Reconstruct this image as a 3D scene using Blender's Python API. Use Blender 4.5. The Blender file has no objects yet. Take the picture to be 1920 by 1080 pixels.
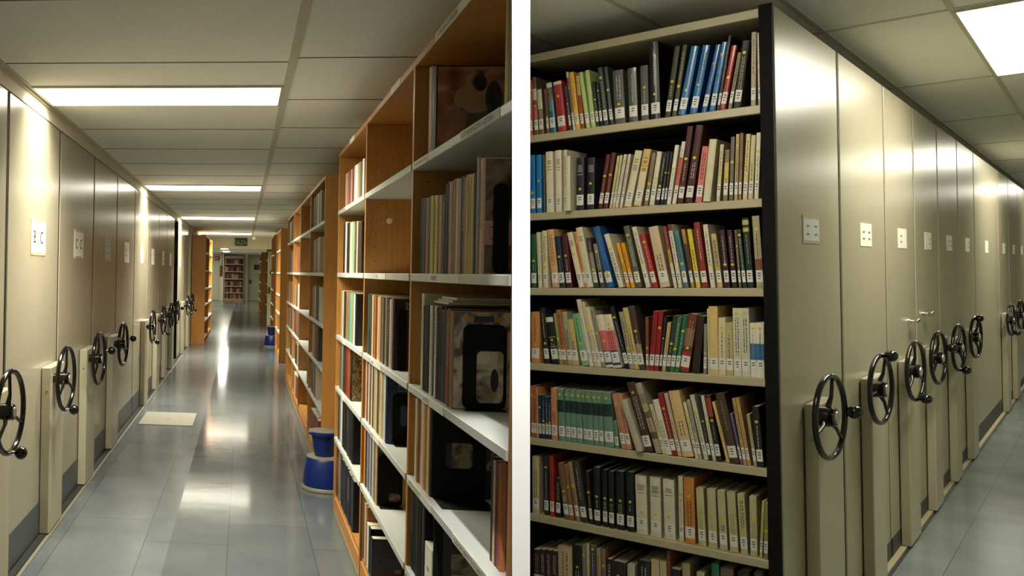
import bpy, bmesh, math, random
from mathutils import Matrix, Vector
random.seed(7)
SC = bpy.context.scene
COL = SC.collection
PI = math.pi

# ------------------------------------------------------------------ camera, world, exposure
F, PX, PY, EYE = 1603.0, 300.0, 510.0, 1.5          # focal length in pixels, optical axis, eye height
cam_d = bpy.data.cameras.new('camera'); cam = bpy.data.objects.new('camera', cam_d); COL.objects.link(cam)
cam.location = (0, 0, EYE); cam.rotation_euler = (PI / 2, 0, 0)
cam_d.sensor_fit = 'HORIZONTAL'; cam_d.sensor_width = 36.0; cam_d.lens = F / 1920 * 36
cam_d.shift_x = (960 - PX) / 1920; cam_d.shift_y = (PY - 540) / 1920; cam_d.clip_start = 0.05; cam_d.clip_end = 200
SC.camera = cam
SC.view_settings.view_transform = 'Standard'; SC.view_settings.look = 'None'
SC.view_settings.gamma = 1.0; SC.view_settings.use_curve_mapping = False
SC.view_settings.exposure = 0.0
wd = bpy.data.worlds.new('world'); SC.world = wd; wd.use_nodes = True
wd.node_tree.nodes['Background'].inputs[0].default_value = (1.0, 0.93, 0.78, 1)
wd.node_tree.nodes['Background'].inputs[1].default_value = 0.02
LAMP = (1.0, 0.945, 0.79)
L_PANEL = 8.0         # glow of the long aisle's diffusers
L_DOWN = 104.0         # downward light of those panels, watts per square metre
R_PANEL = 22.0       # ceiling panels of the aisle beyond the partition
R_OPEN = 22.0        # the panel over the open floor before the bookcase
HALL_PANEL = 230.0

# ------------------------------------------------------------------ the two rooms' frames (x across, y along the aisle, z up)
def frame(yaw, roll, pitch):
    return Matrix.Translation((0, 0, EYE)) @ Matrix.Rotation(roll, 4, 'Y') @ Matrix.Rotation(pitch, 4, 'X') @ Matrix.Rotation(yaw, 4, 'Z') @ Matrix.Translation((0, 0, -EYE))
FR = {'L': frame(-math.atan(157 / F), 0.018, 0.0018), 'R': frame(-math.atan(1797 / F), -0.016, -0.0037), 'W': Matrix.Identity(4)}
MI = {k: m.inverted() for k, m in FR.items()}
def ray(fr, px, py):
    return MI[fr].to_3x3() @ Vector(((px - PX) / F, 1, (PY - py) / F))
def hit(fr, px, py, ax, val):
    d = ray(fr, px, py); o = Vector((0, 0, EYE)); return o + d * ((val - o[ax]) / d[ax])
# added partition between the aisles, a vertical plane through the viewpoint
SLAB_T = 0.0144; SLAB_TAN = 677.0 / F; SLAB_Y0 = 1.474
SLAB_D = Vector((SLAB_TAN, 1, 0)).normalized(); SLAB_N = Vector((SLAB_D.y, -SLAB_D.x, 0))   # normal to the right
def slab_limit(fr, v, z=1.5):
    """x at which the partition's face crosses this frame at y = v (long aisle only)"""
    n = MI[fr].to_3x3() @ SLAB_N; p = MI[fr] @ (-SLAB_N * (SLAB_T + 0.003) + Vector((0, 0, EYE)))
    return p.x - (n.y * (v - p.y) + n.z * (z - p.z)) / n.x

# ------------------------------------------------------------------ materials
_m = {}
def lin(c):
    if isinstance(c, str):
        c = [int(c[i:i + 2], 16) / 255 for i in (0, 2, 4)]
        c = [x / 12.92 if x <= 0.04045 else ((x + 0.055) / 1.055) ** 2.4 for x in c]
    return (c[0], c[1], c[2], 1)
def mat(name, c=None, rough=0.5, spec=0.5, metal=0.0, coat=0.0, emit=0.0, noise=0.0, nscale=40, bump=0.0, stretch=None):
    if name in _m: return _m[name]
    m = bpy.data.materials.new(name); m.use_nodes = True; nt = m.node_tree; b = nt.nodes['Principled BSDF']
    col = lin(c)
    b.inputs['Base Color'].default_value = col; b.inputs['Roughness'].default_value = rough
    b.inputs['Specular IOR Level'].default_value = spec; b.inputs['Metallic'].default_value = metal
    b.inputs['Coat Weight'].default_value = coat
    if emit:
        b.inputs['Emission Color'].default_value = col; b.inputs['Emission Strength'].default_value = emit
    if noise or bump:
        tc = nt.nodes.new('ShaderNodeTexCoord'); mp = nt.nodes.new('ShaderNodeMapping'); nz = nt.nodes.new('ShaderNodeTexNoise')
        nt.links.new(tc.outputs['Object'], mp.inputs['Vector']); nt.links.new(mp.outputs['Vector'], nz.inputs['Vector'])
        if stretch: mp.inputs['Scale'].default_value = stretch
        nz.inputs['Scale'].default_value = nscale; nz.inputs['Detail'].default_value = 5
        if noise:
            rp = nt.nodes.new('ShaderNodeValToRGB')
            rp.color_ramp.elements[0].position = 0.3; rp.color_ramp.elements[1].position = 0.7
            rp.color_ramp.elements[0].color = tuple(x * (1 - noise) for x in col[:3]) + (1,)
            rp.color_ramp.elements[1].color = tuple(min(1, x * (1 + noise)) for x in col[:3]) + (1,)
            nt.links.new(nz.outputs['Fac'], rp.inputs['Fac']); nt.links.new(rp.outputs['Color'], b.inputs['Base Color'])
        if bump:
            bp = nt.nodes.new('ShaderNodeBump'); bp.inputs['Strength'].default_value = bump; bp.inputs['Distance'].default_value = 0.002
            nt.links.new(nz.outputs['Fac'], bp.inputs['Height']); nt.links.new(bp.outputs['Normal'], b.inputs['Normal'])
    _m[name] = m; return m
def tint(name, rough, coat=0.0, noise=0.12, spec=0.5):
    """cover material whose colour is the object's own colour"""
    if name in _m: return _m[name]
    m = bpy.data.materials.new(name); m.use_nodes = True; nt = m.node_tree; b = nt.nodes['Principled BSDF']
    oi = nt.nodes.new('ShaderNodeObjectInfo'); tc = nt.nodes.new('ShaderNodeTexCoord'); nz = nt.nodes.new('ShaderNodeTexNoise')
    nz.inputs['Scale'].default_value = 60; nz.inputs['Detail'].default_value = 4
    mr = nt.nodes.new('ShaderNodeMapRange'); mr.inputs['To Min'].default_value = 1 - noise; mr.inputs['To Max'].default_value = 1 + noise
    mx = nt.nodes.new('ShaderNodeVectorMath'); mx.operation = 'SCALE'
    nt.links.new(tc.outputs['Object'], nz.inputs['Vector']); nt.links.new(nz.outputs['Fac'], mr.inputs['Value'])
    nt.links.new(oi.outputs['Color'], mx.inputs[0]); nt.links.new(mr.outputs['Result'], mx.inputs['Scale'])
    nt.links.new(mx.outputs['Vector'], b.inputs['Base Color'])
    b.inputs['Roughness'].default_value = rough; b.inputs['Coat Weight'].default_value = coat; b.inputs['Specular IOR Level'].default_value = spec
    _m[name] = m; return m
def art(name, cols, scale=9, rough=0.35):
    """printed cover picture: soft blotches of a few colours"""
    if name in _m: return _m[name]
    m = bpy.data.materials.new(name); m.use_nodes = True; nt = m.node_tree; b = nt.nodes['Principled BSDF']
    tc = nt.nodes.new('ShaderNodeTexCoord'); nz = nt.nodes.new('ShaderNodeTexNoise'); rp = nt.nodes.new('ShaderNodeValToRGB')
    nz.inputs['Scale'].default_value = scale; nz.inputs['Detail'].default_value = 6; nz.inputs['Distortion'].default_value = 0.8
    els = rp.color_ramp.elements
    while len(els) < len(cols): els.new(0.5)
    for i, c in enumerate(cols): els[i].position = 0.3 + 0.4 * i / max(1, len(cols) - 1); els[i].color = lin(c)
    nt.links.new(tc.outputs['Object'], nz.inputs['Vector']); nt.links.new(nz.outputs['Fac'], rp.inputs['Fac'])
    nt.links.new(rp.outputs['Color'], b.inputs['Base Color']); b.inputs['Roughness'].default_value = rough
    _m[name] = m; return m
def floor_mat(name, c1, c2, row, width, rough, worn=None):
    m = bpy.data.materials.new(name); m.use_nodes = True; nt = m.node_tree; b = nt.nodes['Principled BSDF']
    tc = nt.nodes.new('ShaderNodeTexCoord'); mp = nt.nodes.new('ShaderNodeMapping'); br = nt.nodes.new('ShaderNodeTexBrick')
    mp.inputs['Rotation'].default_value = (0, 0, PI / 2); mp.inputs['Location'].default_value = (0.3, 0.06, 0)
    br.inputs['Scale'].default_value = 1; br.inputs['Brick Width'].default_value = width; br.inputs['Row Height'].default_value = row
    br.inputs['Mortar Size'].default_value = 0.0022; br.inputs['Mortar Smooth'].default_value = 0.1; br.offset = 0.37; b.inputs['Specular IOR Level'].default_value = 0.27
    br.inputs['Color1'].default_value = lin(c1); br.inputs['Color2'].default_value = lin(c2)
    br.inputs['Mortar'].default_value = tuple(x * 0.45 for x in lin(c1)[:3]) + (1,)
    nz = nt.nodes.new('ShaderNodeTexNoise'); nz.inputs['Scale'].default_value = 230; nz.inputs['Detail'].default_value = 3
    n2 = nt.nodes.new('ShaderNodeTexNoise'); n2.inputs['Scale'].default_value = 3.0; n2.inputs['Detail'].default_value = 4
    mr = nt.nodes.new('ShaderNodeMapRange'); mr.inputs['To Min'].default_value = 0.8; mr.inputs['To Max'].default_value = 1.2
    m2 = nt.nodes.new('ShaderNodeMapRange'); m2.inputs['From Min'].default_value = 0.3; m2.inputs['From Max'].default_value = 0.7; m2.inputs['To Min'].default_value = 0.88; m2.inputs['To Max'].default_value = 1.12
    v1 = nt.nodes.new('ShaderNodeVectorMath'); v1.operation = 'SCALE'; v2 = nt.nodes.new('ShaderNodeVectorMath'); v2.operation = 'SCALE'
    L = nt.links.new
    L(tc.outputs['Object'], mp.inputs['Vector']); L(mp.outputs['Vector'], br.inputs['Vector'])
    L(tc.outputs['Object'], nz.inputs['Vector']); L(tc.outputs['Object'], n2.inputs['Vector'])
    L(nz.outputs['Fac'], mr.inputs['Value']); L(n2.outputs['Fac'], m2.inputs['Value'])
    L(br.outputs['Color'], v1.inputs[0]); L(mr.outputs['Result'], v1.inputs['Scale'])
    L(v1.outputs['Vector'], v2.inputs[0]); L(m2.outputs['Result'], v2.inputs['Scale']); L(v2.outputs['Vector'], b.inputs['Base Color'])
    rr = nt.nodes.new('ShaderNodeMapRange'); rr.inputs['From Min'].default_value = 0.3; rr.inputs['From Max'].default_value = 0.7
    rr.inputs['To Min'].default_value = rough * 0.9; rr.inputs['To Max'].default_value = rough * 1.1
    L(n2.outputs['Fac'], rr.inputs['Value'])
    if worn:                                     # the tiles beside the units are duller than the polished strip
        sx = nt.nodes.new('ShaderNodeSeparateXYZ'); gt = nt.nodes.new('ShaderNodeMath'); gt.operation = 'LESS_THAN'; gt.inputs[1].default_value = worn[0]
        ma = nt.nodes.new('ShaderNodeMath'); ma.operation = 'MULTIPLY_ADD'; ma.inputs[1].default_value = worn[1]
        L(tc.outputs['Object'], sx.inputs['Vector']); L(sx.outputs['X'], gt.inputs[0]); L(gt.outputs['Value'], ma.inputs[0]); L(rr.outputs['Result'], ma.inputs[2]); L(ma.outputs['Value'], b.inputs['Roughness'])
    else: L(rr.outputs['Result'], b.inputs['Roughness'])
    bp = nt.nodes.new('ShaderNodeBump'); bp.inputs['Strength'].default_value = 0.03; bp.inputs['Distance'].default_value = 0.01
    n3 = nt.nodes.new('ShaderNodeTexNoise'); n3.inputs['Scale'].default_value = 7
    L(tc.outputs['Object'], n3.inputs['Vector']); L(n3.outputs['Fac'], bp.inputs['Height']); L(bp.outputs['Normal'], b.inputs['Normal'])
    return m

M_PANEL = mat('beige_paint', 'a9a389', rough=0.31, spec=0.55, noise=0.03, nscale=3, bump=0.02)
M_PANELL = mat('beige_paint_glossy', 'a09a84', rough=0.24, spec=0.5, noise=0.03, nscale=3, bump=0.03)
M_COLUMN = mat('beige_paint_column', 'b0a98f', rough=0.38)
M_DARK = mat('unit_interior_shade', '15110c', rough=0.8)  # near-black colour carries the shade inside the units
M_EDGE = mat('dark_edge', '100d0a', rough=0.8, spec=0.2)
M_KICK = mat('grey_kick', '4c5253', rough=0.45)
M_KICKD = mat('dark_kick', '2a2a26', rough=0.5)
M_BLACK = mat('black_gloss', '0b0b0a', rough=0.13, spec=0.6)
M_SILVER = mat('hub_cap', 'b8b6ae', rough=0.3, metal=0.6)
M_CHROME = mat('chrome', 'd8d8d8', rough=0.12, metal=1.0)
M_RAIL = mat('floor_rail', '8f8b7c', rough=0.4, metal=0.3)
M_SHELF = mat('grey_shelf', 'b3a888', rough=0.4)
M_WHITE = mat('white_shelf', 'c6cac2', rough=0.4)
M_WOOD = mat('beech_veneer', 'b8803e', rough=0.42, noise=0.12, nscale=5, stretch=(14, 14, 1.2))
M_WOODD = mat('beech_back', 'a0622a', rough=0.5, noise=0.1, nscale=5, stretch=(14, 14, 1.2))
M_CEIL = mat('ceiling_tile', 'f4f2ea', rough=0.9, noise=0.05, nscale=120, bump=0.15)
M_TBAR = mat('ceiling_bar', 'c9c3ae', rough=0.6)
M_GAP = mat('ceiling_gap_shade', '5c5644', rough=0.8)
M_WALL = mat('wall_paint', 'd2cdb4', rough=0.8)
M_HALL = mat('hall_paint', 'c9cbb0', rough=0.6)
M_PART = mat('partition_white', 'f4f4f4', rough=0.7)
M_PAPER = mat('paper', 'e6e2d2', rough=0.7)
M_INK = mat('ink', '33332f', rough=0.7)
M_INKG = mat('ink_grey', '77756c', rough=0.7)
M_GOLD = mat('title_foil', '9a8a58', rough=0.4)
M_TW = mat('title_white', 'b8b4a8', rough=0.6)
M_PAGES = mat('pages', 'cfc4a4', rough=0.9, noise=0.12, nscale=30, stretch=(40, 1, 1))
M_LABEL = mat('spine_label', 'dedbd2', rough=0.5)
M_DOT = mat('dot_sticker', 'd0bb2a', rough=0.5)
M_CLOTH = tint('book_cloth', 0.55)
M_GLOSS = tint('book_laminate', 0.3, coat=0.3)
M_CATAL = tint('catalogue_laminate', 0.5, spec=0.2)
M_BLUE = mat('stool_blue', '0e2468', rough=0.35)
M_RUB = mat('stool_rubber', '8a8270', rough=0.7)
M_TRIM = mat('stool_trim', '8a866f', rough=0.4)
def emis(name, c, s): return mat(name, c, emit=s)

# ------------------------------------------------------------------ mesh builder
class MB:
    def __init__(s): s.v = []; s.f = []; s.mi = []; s.mats = []
    def m(s, mt):
        if mt not in s.mats: s.mats.append(mt)
        return s.mats.index(mt)
    def add(s, vs, fs, mt):
        b = len(s.v); i = s.m(mt); s.v += [tuple(x) for x in vs]
        for f in fs: s.f.append(tuple(b + k for k in f)); s.mi.append(i)
    def box(s, x0, x1, y0, y1, z0, z1, mt):
        vs = [(x, y, z) for x in (x0, x1) for y in (y0, y1) for z in (z0, z1)]
        s.add(vs, [(0, 1, 3, 2), (4, 6, 7, 5), (0, 4, 5, 1), (2, 3, 7, 6), (0, 2, 6, 4), (1, 5, 7, 3)], mt)
    def cbox(s, x0, x1, y0, y1, z0, z1, mt, c=0.003):
        """box with chamfered edges"""
        c = min(c, (x1 - x0) * .3, (y1 - y0) * .3, (z1 - z0) * .3)
        bm = bmesh.new(); bmesh.ops.create_cube(bm, size=1)
        for v in bm.verts:
            v.co = ((x0 + x1) / 2 + v.co.x * (x1 - x0), (y0 + y1) / 2 + v.co.y * (y1 - y0), (z0 + z1) / 2 + v.co.z * (z1 - z0))
        bmesh.ops.bevel(bm, geom=bm.edges[:], offset=c, segments=1, affect='EDGES')
        bm.verts.index_update(); s.add([v.co[:] for v in bm.verts], [[v.index for v in f.verts] for f in bm.faces], mt); bm.free()
    def quad(s, a, b, c, d, mt): s.add([a, b, c, d], [(0, 1, 2, 3)], mt)
    def lathe(s, prof, mt, o=(0, 0, 0), n=32, axis='z'):
        vs = []; fs = []
        for r, z in prof:
            for k in range(n):
                a = 2 * PI * k / n; p = (r * math.cos(a), r * math.sin(a), z)
                if axis == 'x': p = (p[2], p[0], p[1])
                vs.append((o[0] + p[0], o[1] + p[1], o[2] + p[2]))
        for i in range(len(prof) - 1):
            for k in range(n):
                k2 = (k + 1) % n; fs.append((i * n + k, i * n + k2, (i + 1) * n + k2, (i + 1) * n + k))
        fs.append(tuple(reversed(range(n)))); fs.append(tuple((len(prof) - 1) * n + k for k in range(n)))
        s.add(vs, fs, mt)
    def torus(s, R, r, mt, o=(0, 0, 0), n=48, m=12):
        vs = []; fs = []
        for i in range(n):
            a = 2 * PI * i / n
            for j in range(m):
                b = 2 * PI * j / m; q = R + r * math.cos(b)
                vs.append((o[0] + r * math.sin(b), o[1] + q * math.cos(a), o[2] + q * math.sin(a)))
        for i in range(n):
            for j in range(m):
                fs.append((i * m + j, ((i + 1) % n) * m + j, ((i + 1) % n) * m + (j + 1) % m, i * m + (j + 1) % m))
        s.add(vs, fs, mt)
    def tube(s, p, q, r0, r1, mt, n=12):
        p = Vector(p); q = Vector(q); d = (q - p).normalized(); a = d.orthogonal().normalized(); b = d.cross(a)
        vs = [p + (a * math.cos(2 * PI * k / n) + b * math.sin(2 * PI * k / n)) * r0 for k in range(n)]
        vs += [q + (a * math.cos(2 * PI * k / n) + b * math.sin(2 * PI * k / n)) * r1 for k in range(n)]
        fs = [(k, (k + 1) % n, n + (k + 1) % n, n + k) for k in range(n)] + [tuple(reversed(range(n))), tuple(range(n, 2 * n))]
        s.add(vs, fs, mt)
    def ball(s, o, r, mt, n=20):
        prof = [(max(1e-4, r * math.sin(PI * i / 12)), -r * math.cos(PI * i / 12)) for i in range(13)]
        s.lathe(prof, mt, o, n)
    def text(s, t, o, xd, yd, h, mt, lift=0.0006):
        """flat lettering of capital height h whose baseline starts at o"""
        vs, fs, w = glyphs(t); xd = Vector(xd).normalized(); yd = Vector(yd).normalized(); n = xd.cross(yd); o = Vector(o) + n * lift; k = h / 0.69
        s.add([o + xd * (x * k) + yd * (y * k) for x, y in vs], fs, mt); return w * k
    def build(s, name, parent=None, fr='W', smooth=False, clip=None, loc=None):
        me = bpy.data.meshes.new(name); me.from_pydata(s.v, [], s.f)
        for x in s.mats: me.materials.append(x)
        me.polygons.foreach_set('material_index', s.mi)
        if smooth: me.polygons.foreach_set('use_smooth', [True] * len(me.polygons))
        me.update()
        if clip is not None:
            side, M = clip; n = M.inverted().to_3x3() @ SLAB_N; p = M.inverted() @ (SLAB_N * side * (SLAB_T + 0.002) + Vector((0, 0, EYE)))
            bm = bmesh.new(); bm.from_mesh(me)
            r = bmesh.ops.bisect_plane(bm, geom=bm.verts[:] + bm.edges[:] + bm.faces[:], plane_co=p, plane_no=n * -side, clear_outer=True)
            es = [e for e in r['geom_cut'] if isinstance(e, bmesh.types.BMEdge)]
            if es:
                try: bmesh.ops.holes_fill(bm, edges=es)
                except Exception: pass
            bm.to_mesh(me); bm.free()
        o = bpy.data.objects.new(name, me); COL.objects.link(o)
        if smooth:
            try: me.set_sharp_from_angle(angle=0.7)
            except Exception: pass
        if parent is not None: o.parent = parent
        else: o.matrix_world = FR[fr] @ (Matrix.Translation(loc) if loc else Matrix.Identity(4))
        return o
_g = {}
def glyphs(t):
    if t in _g: return _g[t]
    cu = bpy.data.curves.new('t', 'FONT'); cu.body = t; cu.size = 1.0; cu.resolution_u = 3; cu.offset = 0.0
    ob = bpy.data.objects.new('t', cu); COL.objects.link(ob); bpy.context.view_layer.update()
    ev = ob.evaluated_get(bpy.context.evaluated_depsgraph_get()); me = ev.to_mesh()
    vs = [(v.co.x, v.co.y) for v in me.vertices]; fs = [tuple(p.vertices) for p in me.polygons]; ev.to_mesh_clear()
    bpy.data.objects.remove(ob); bpy.data.curves.remove(cu)
    _g[t] = (vs, fs, max([x for x, _ in vs] or [0])); return _g[t]
def tag(o, label, cat, group=None):
    o['label'] = label; o['category'] = cat
    if group: o['group'] = group
    return o
def struct(o): o['kind'] = 'structure'; return o
def thing(name, label, cat, fr, loc, group=None, rot=None):
    o = bpy.data.objects.new(name, None); COL.objects.link(o); o.empty_display_size = 0.05
    o.matrix_world = FR[fr] @ Matrix.Translation(loc) @ (rot or Matrix.Identity(4))
    return tag(o, label, cat, group)
ORD = ['zeroth', 'first', 'second', 'third', 'fourth', 'fifth', 'sixth', 'seventh', 'eighth', 'ninth', 'tenth', 'eleventh', 'twelfth', 'thirteenth', 'fourteenth', 'fifteenth', 'sixteenth', 'seventeenth', 'eighteenth', 'nineteenth', 'twentieth']
TENS = {2: 'twenty', 3: 'thirty', 4: 'forty', 5: 'fifty'}
def ordinal(n):
    if n <= 20: return ORD[n]
    return TENS[n // 10] + ('-' + ORD[n % 10] if n % 10 else '')  if n % 10 else {3: 'thirtieth', 4: 'fortieth', 5: 'fiftieth'}[n // 10]
def colour_word(hx):
    r, g, b = [int(hx[i:i + 2], 16) / 255 for i in (0, 2, 4)]
    mx, mn = max(r, g, b), min(r, g, b); s = 0 if mx == 0 else (mx - mn) / mx
    if mx < 0.16: return 'black'
    if s < 0.13: return 'dark grey' if mx < 0.42 else 'grey' if mx < 0.68 else 'white'
    h = (60 * ((g - b) / (mx - mn) % 6) if mx == r else 60 * ((b - r) / (mx - mn) + 2) if mx == g else 60 * ((r - g) / (mx - mn) + 4))
    if mx > 0.72 and s < 0.33 and 20 < h < 75: return 'cream'
    if 15 <= h < 55 and mx < 0.36: return 'dark brown'
    if (h < 15 or h >= 335): n = 'red' if s > 0.6 else 'pink' if mx > 0.6 else 'maroon'
    elif h < 42: n = ('orange' if s > 0.55 and mx > 0.65 else 'tan' if mx > 0.55 else 'brown')
    elif h < 62: n = 'yellow' if s > 0.55 and mx > 0.6 else 'beige' if mx > 0.55 else 'olive'
    elif h < 165: n = 'green'
    elif h < 195: n = 'teal'
    elif h < 255: n = 'blue'
    else: n = 'purple'
    return ('dark ' if mx < 0.36 and n not in ('maroon',) else '') + n


# ================================================================== THE TWO ROOMS
WL, WR = 2.43, 2.50                     # ceiling heights
UP, UR = -1.12, -0.785                  # faces of the mobile units
M_FL = floor_mat('floor_vinyl_aisle', '656b6c', '5c6365', 0.46, 1.1, 0.105, (-0.38, 0.1))
M_FR = floor_mat('floor_vinyl_side', '7d8884', '788380', 0.52, 1.4, 0.19)
def plane(name, fr, x0, x1, y0, y1, z, mt, side):
    b = MB(); b.box(x0, x1, y0, y1, z - 0.06 if z < 1 else z, z if z < 1 else z + 0.06, mt)
    return struct(b.build(name, fr=fr, clip=(side, FR[fr])))
plane('floor', 'L', -2.4, 1.6, -2.8, 45.2, 0.0, M_FL, -1)
plane('floor', 'R', -4.0, 1.7, -2.9, 22.2, 0.0, M_FR, 1)
plane('ceiling', 'L', -2.4, 1.6, -2.8, 23.1, WL, M_CEIL, -1)
plane('ceiling', 'R', -4.0, 1.7, -2.9, 22.2, WR, M_CEIL, 1)
# added white partition, made up to separate the two aisles
b = MB(); p0 = SLAB_D * (SLAB_Y0 / SLAB_D.y); p1 = SLAB_D * 18.0; n = SLAB_N * (SLAB_T - 0.0002)
vs = []
for p in (p0, p1):
    for s in (-1, 1):
        for z in (-0.05, 2.62): q = p + n * s; vs.append((q.x, q.y, z))
b.add(vs, [(0, 1, 3, 2), (4, 6, 7, 5), (0, 4, 5, 1), (2, 3, 7, 6), (0, 2, 6, 4), (1, 5, 7, 3)], M_PART)
struct(b.build('wall_added'))
def wall(name, fr, x0, x1, y0, y1, z0, z1, mt, clip=None):
    b = MB(); b.box(x0, x1, y0, y1, z0, z1, mt); return struct(b.build(name, fr=fr, clip=(clip, FR[fr]) if clip else None))
wall('wall_left', 'L', -2.48, -2.4, -2.8, 17.45, 0, WL, M_WALL)
wall('wall_left', 'L', -2.4, -1.08, 17.36, 17.44, 0, WL, M_WALL)
wall('wall_left', 'L', -1.16, -1.08, 17.44, 23.1, 0, WL, M_WALL)
wall('wall_right', 'L', 1.05, 1.13, 2.2, 45.2, 0, WL, M_WALL, -1)
wall('wall_back', 'L', -2.4, 1.6, -2.88, -2.8, 0, WL, M_WALL, -1)
wall('wall_back', 'R', -4.0, 1.7, -2.98, -2.9, 0, WR, M_WALL, 1)
wall('wall_right', 'R', 1.7, 1.78, -2.9, 22.2, 0, WR, M_WALL, 1)
wall('wall_left', 'R', -4.08, -4.0, 3.0, 22.2, 0, WR, M_WALL, 1)
wall('wall_far', 'R', -4.0, 1.7, 22.2, 22.28, 0, WR, M_WALL)
# suspended ceiling bars, and dark strips coloured as the tiles' shadow gaps
b = MB(); z0 = WL - 0.006
b.box(0.18, 0.217, -2.8, 23.1, z0, WL + 0.01, M_TBAR); b.box(-1.1115, -1.095, -2.8, 23.1, z0, WL + 0.01, M_TBAR)
for k in range(-7, 22):
    v = 3.80 + 0.9 * k
    b.box(-1.10, 0.18, v, v + 0.009, WL - 0.002, WL + 0.01, M_GAP); b.box(0.217, 1.04, v - .07, v - .062, WL - 0.002, WL + 0.01, M_GAP)
struct(b.build('trim_1', fr='L', clip=(-1, FR['L'])))
b = MB(); z0 = WR - 0.004
for u in (-3.32, -2.9, -2.48, -2.07, -1.655, -1.252, -0.828, -0.425, -0.018, 0.39, 0.8, 1.2): b.box(u - 0.008, u + 0.008, -2.9, 22.2, z0, WR + 0.01, M_TBAR)
for k in range(-3, 10):
    v = 4.585 + 1.81 * k; b.box(-4, 1.7, v - 0.012, v + 0.012, z0 + .0005, WR + 0.01, M_TBAR)
struct(b.build('trim_2', fr='R', clip=(1, FR['R'])))
# pale fascia above the mobile units of the long aisle
b = MB(); b.box(-1.17, -1.1235, -2.8, 17.3, 2.343, WL - .02, M_WALL); b.box(-1.17, -1.112, -2.8, 17.3, WL - 0.0195, WL - 0.0, M_TBAR)
struct(b.build('trim_3', fr='L'))
# floor rails in front of the units
b = MB(); b.box(UP + 0.005, -1.075, -2.0, 17.2, 0, 0.012, M_KICKD); b.box(-1.072, -1.052, -2.0, 17.2, 0, 0.008, M_RAIL); struct(b.build('trim_4', fr='L'))
b = MB(); b.box(UR + 0.002, -0.758, 3.56, 20, 0, 0.012, M_SHELF); b.box(-0.755, -0.745, 3.56, 20, 0, 0.006, M_KICKD); struct(b.build('trim_5', fr='R'))

def light_panel(fr, x0, x1, y0, y1, z, strength, label, frm='ceiling lights of the long aisle', down=0):
    t = thing('ceiling_light', label, 'ceiling light', fr, ((x0 + x1) / 2, (y0 + y1) / 2, z), frm)
    hx, hy = (x1 - x0) / 2, (y1 - y0) / 2
    b = MB(); b.box(-hx, hx, -hy, hy, -0.009, -0.004, emis('panel_glow_%g' % strength, LAMP, strength)); b.build('diffuser', t)
    b = MB(); w = 0.012
    b.box(-hx - w, hx + w, -hy - w, -hy, -0.012, 0.0, M_TBAR); b.box(-hx - w, hx + w, hy, hy + w, -0.012, 0.0, M_TBAR)
    b.box(-hx - w, -hx, -hy, hy, -0.012, 0.0, M_TBAR); b.box(hx, hx + w, -hy, hy, -0.012, 0.0, M_TBAR); b.build('light_frame', t)
    if down:                                     # louvred fitting: most of its light goes downwards
        ld = bpy.data.lights.new('panel_lamp', 'AREA'); ld.shape = 'RECTANGLE'; ld.size = 2 * hx; ld.size_y = 2 * hy; ld.energy = down * 4 * hx * hy; ld.color = LAMP; ld.spread = math.radians(130)
        lo = bpy.data.objects.new('panel_lamp', ld); COL.objects.link(lo); lo.parent = t; lo.location = (0, 0, -.0125)
    return t
WLs = ['long ceiling light above the start of the beige units', 'long ceiling light, second along the aisle, above the middle units', 'thin-looking ceiling light, third along the aisle', 'last ceiling light before the green exit sign']
for k, (a, c) in enumerate(((4.29, 4.74), (9.21, 9.75), (14.5, 15.2), (20.4, 21.2))):
    light_panel('L', -1.085, 0.168, a, c, WL, L_PANEL, WLs[k], down=L_DOWN)
light_panel('L', -1.085, 0.168, -0.9, -0.4, WL, 3.0, 'long ceiling light behind the viewpoint over the aisle floor', down=L_DOWN * .5)
light_panel('R', -0.414, -0.03, 4.62, 6.36, WR, R_PANEL, 'square bright ceiling panel above the beige units with handwheels', 'ceiling lights of the side aisle')
light_panel('R', -0.414, -0.03, 10.05, 11.79, WR, R_PANEL, 'ceiling panel further along the side aisle, past the lock handles', 'ceiling lights of the side aisle')
light_panel('R', -0.414, -0.03, 15.5, 17.2, WR, R_PANEL, 'ceiling panel at the far end of the side aisle', 'ceiling lights of the side aisle')
light_panel('R', -1.235, -0.845, 1.85, 2.74, WR, R_OPEN, 'ceiling panel over the open floor before the grey bookcase', 'ceiling lights of the side aisle')
# spot lamp added out of view to whiten the end of the partition
sp = bpy.data.lights.new('added_spot_lamp', 'SPOT'); so = bpy.data.objects.new('added_spot_lamp', sp); COL.objects.link(so)
DL = SLAB_D * 1.28 + Vector((0, 0, 2.40)); aim = SLAB_D * 1.6 + Vector((0, 0, 1.62)) 
so.location = DL - Vector((0, 0, 0.03)); so.rotation_euler = (aim - so.location).to_track_quat('-Z', 'Y').to_euler()
sp.energy = 170; sp.spot_size = math.radians(44); sp.spot_blend = 0.4; sp.shadow_soft_size = 0.02; sp.color = (1, 0.97, 0.93)
t = thing('added_spot', 'added round spot lamp out of view, brightening the end of the white partition', 'added_spot', 'W', (DL.x, DL.y, 2.455))
b = MB(); b.lathe([(0.055, -0.03), (0.055, 0.0), (0.04, 0.0), (0.04, -0.028)], M_TBAR, n=24); b.build('light_frame', t, smooth=True)

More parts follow.
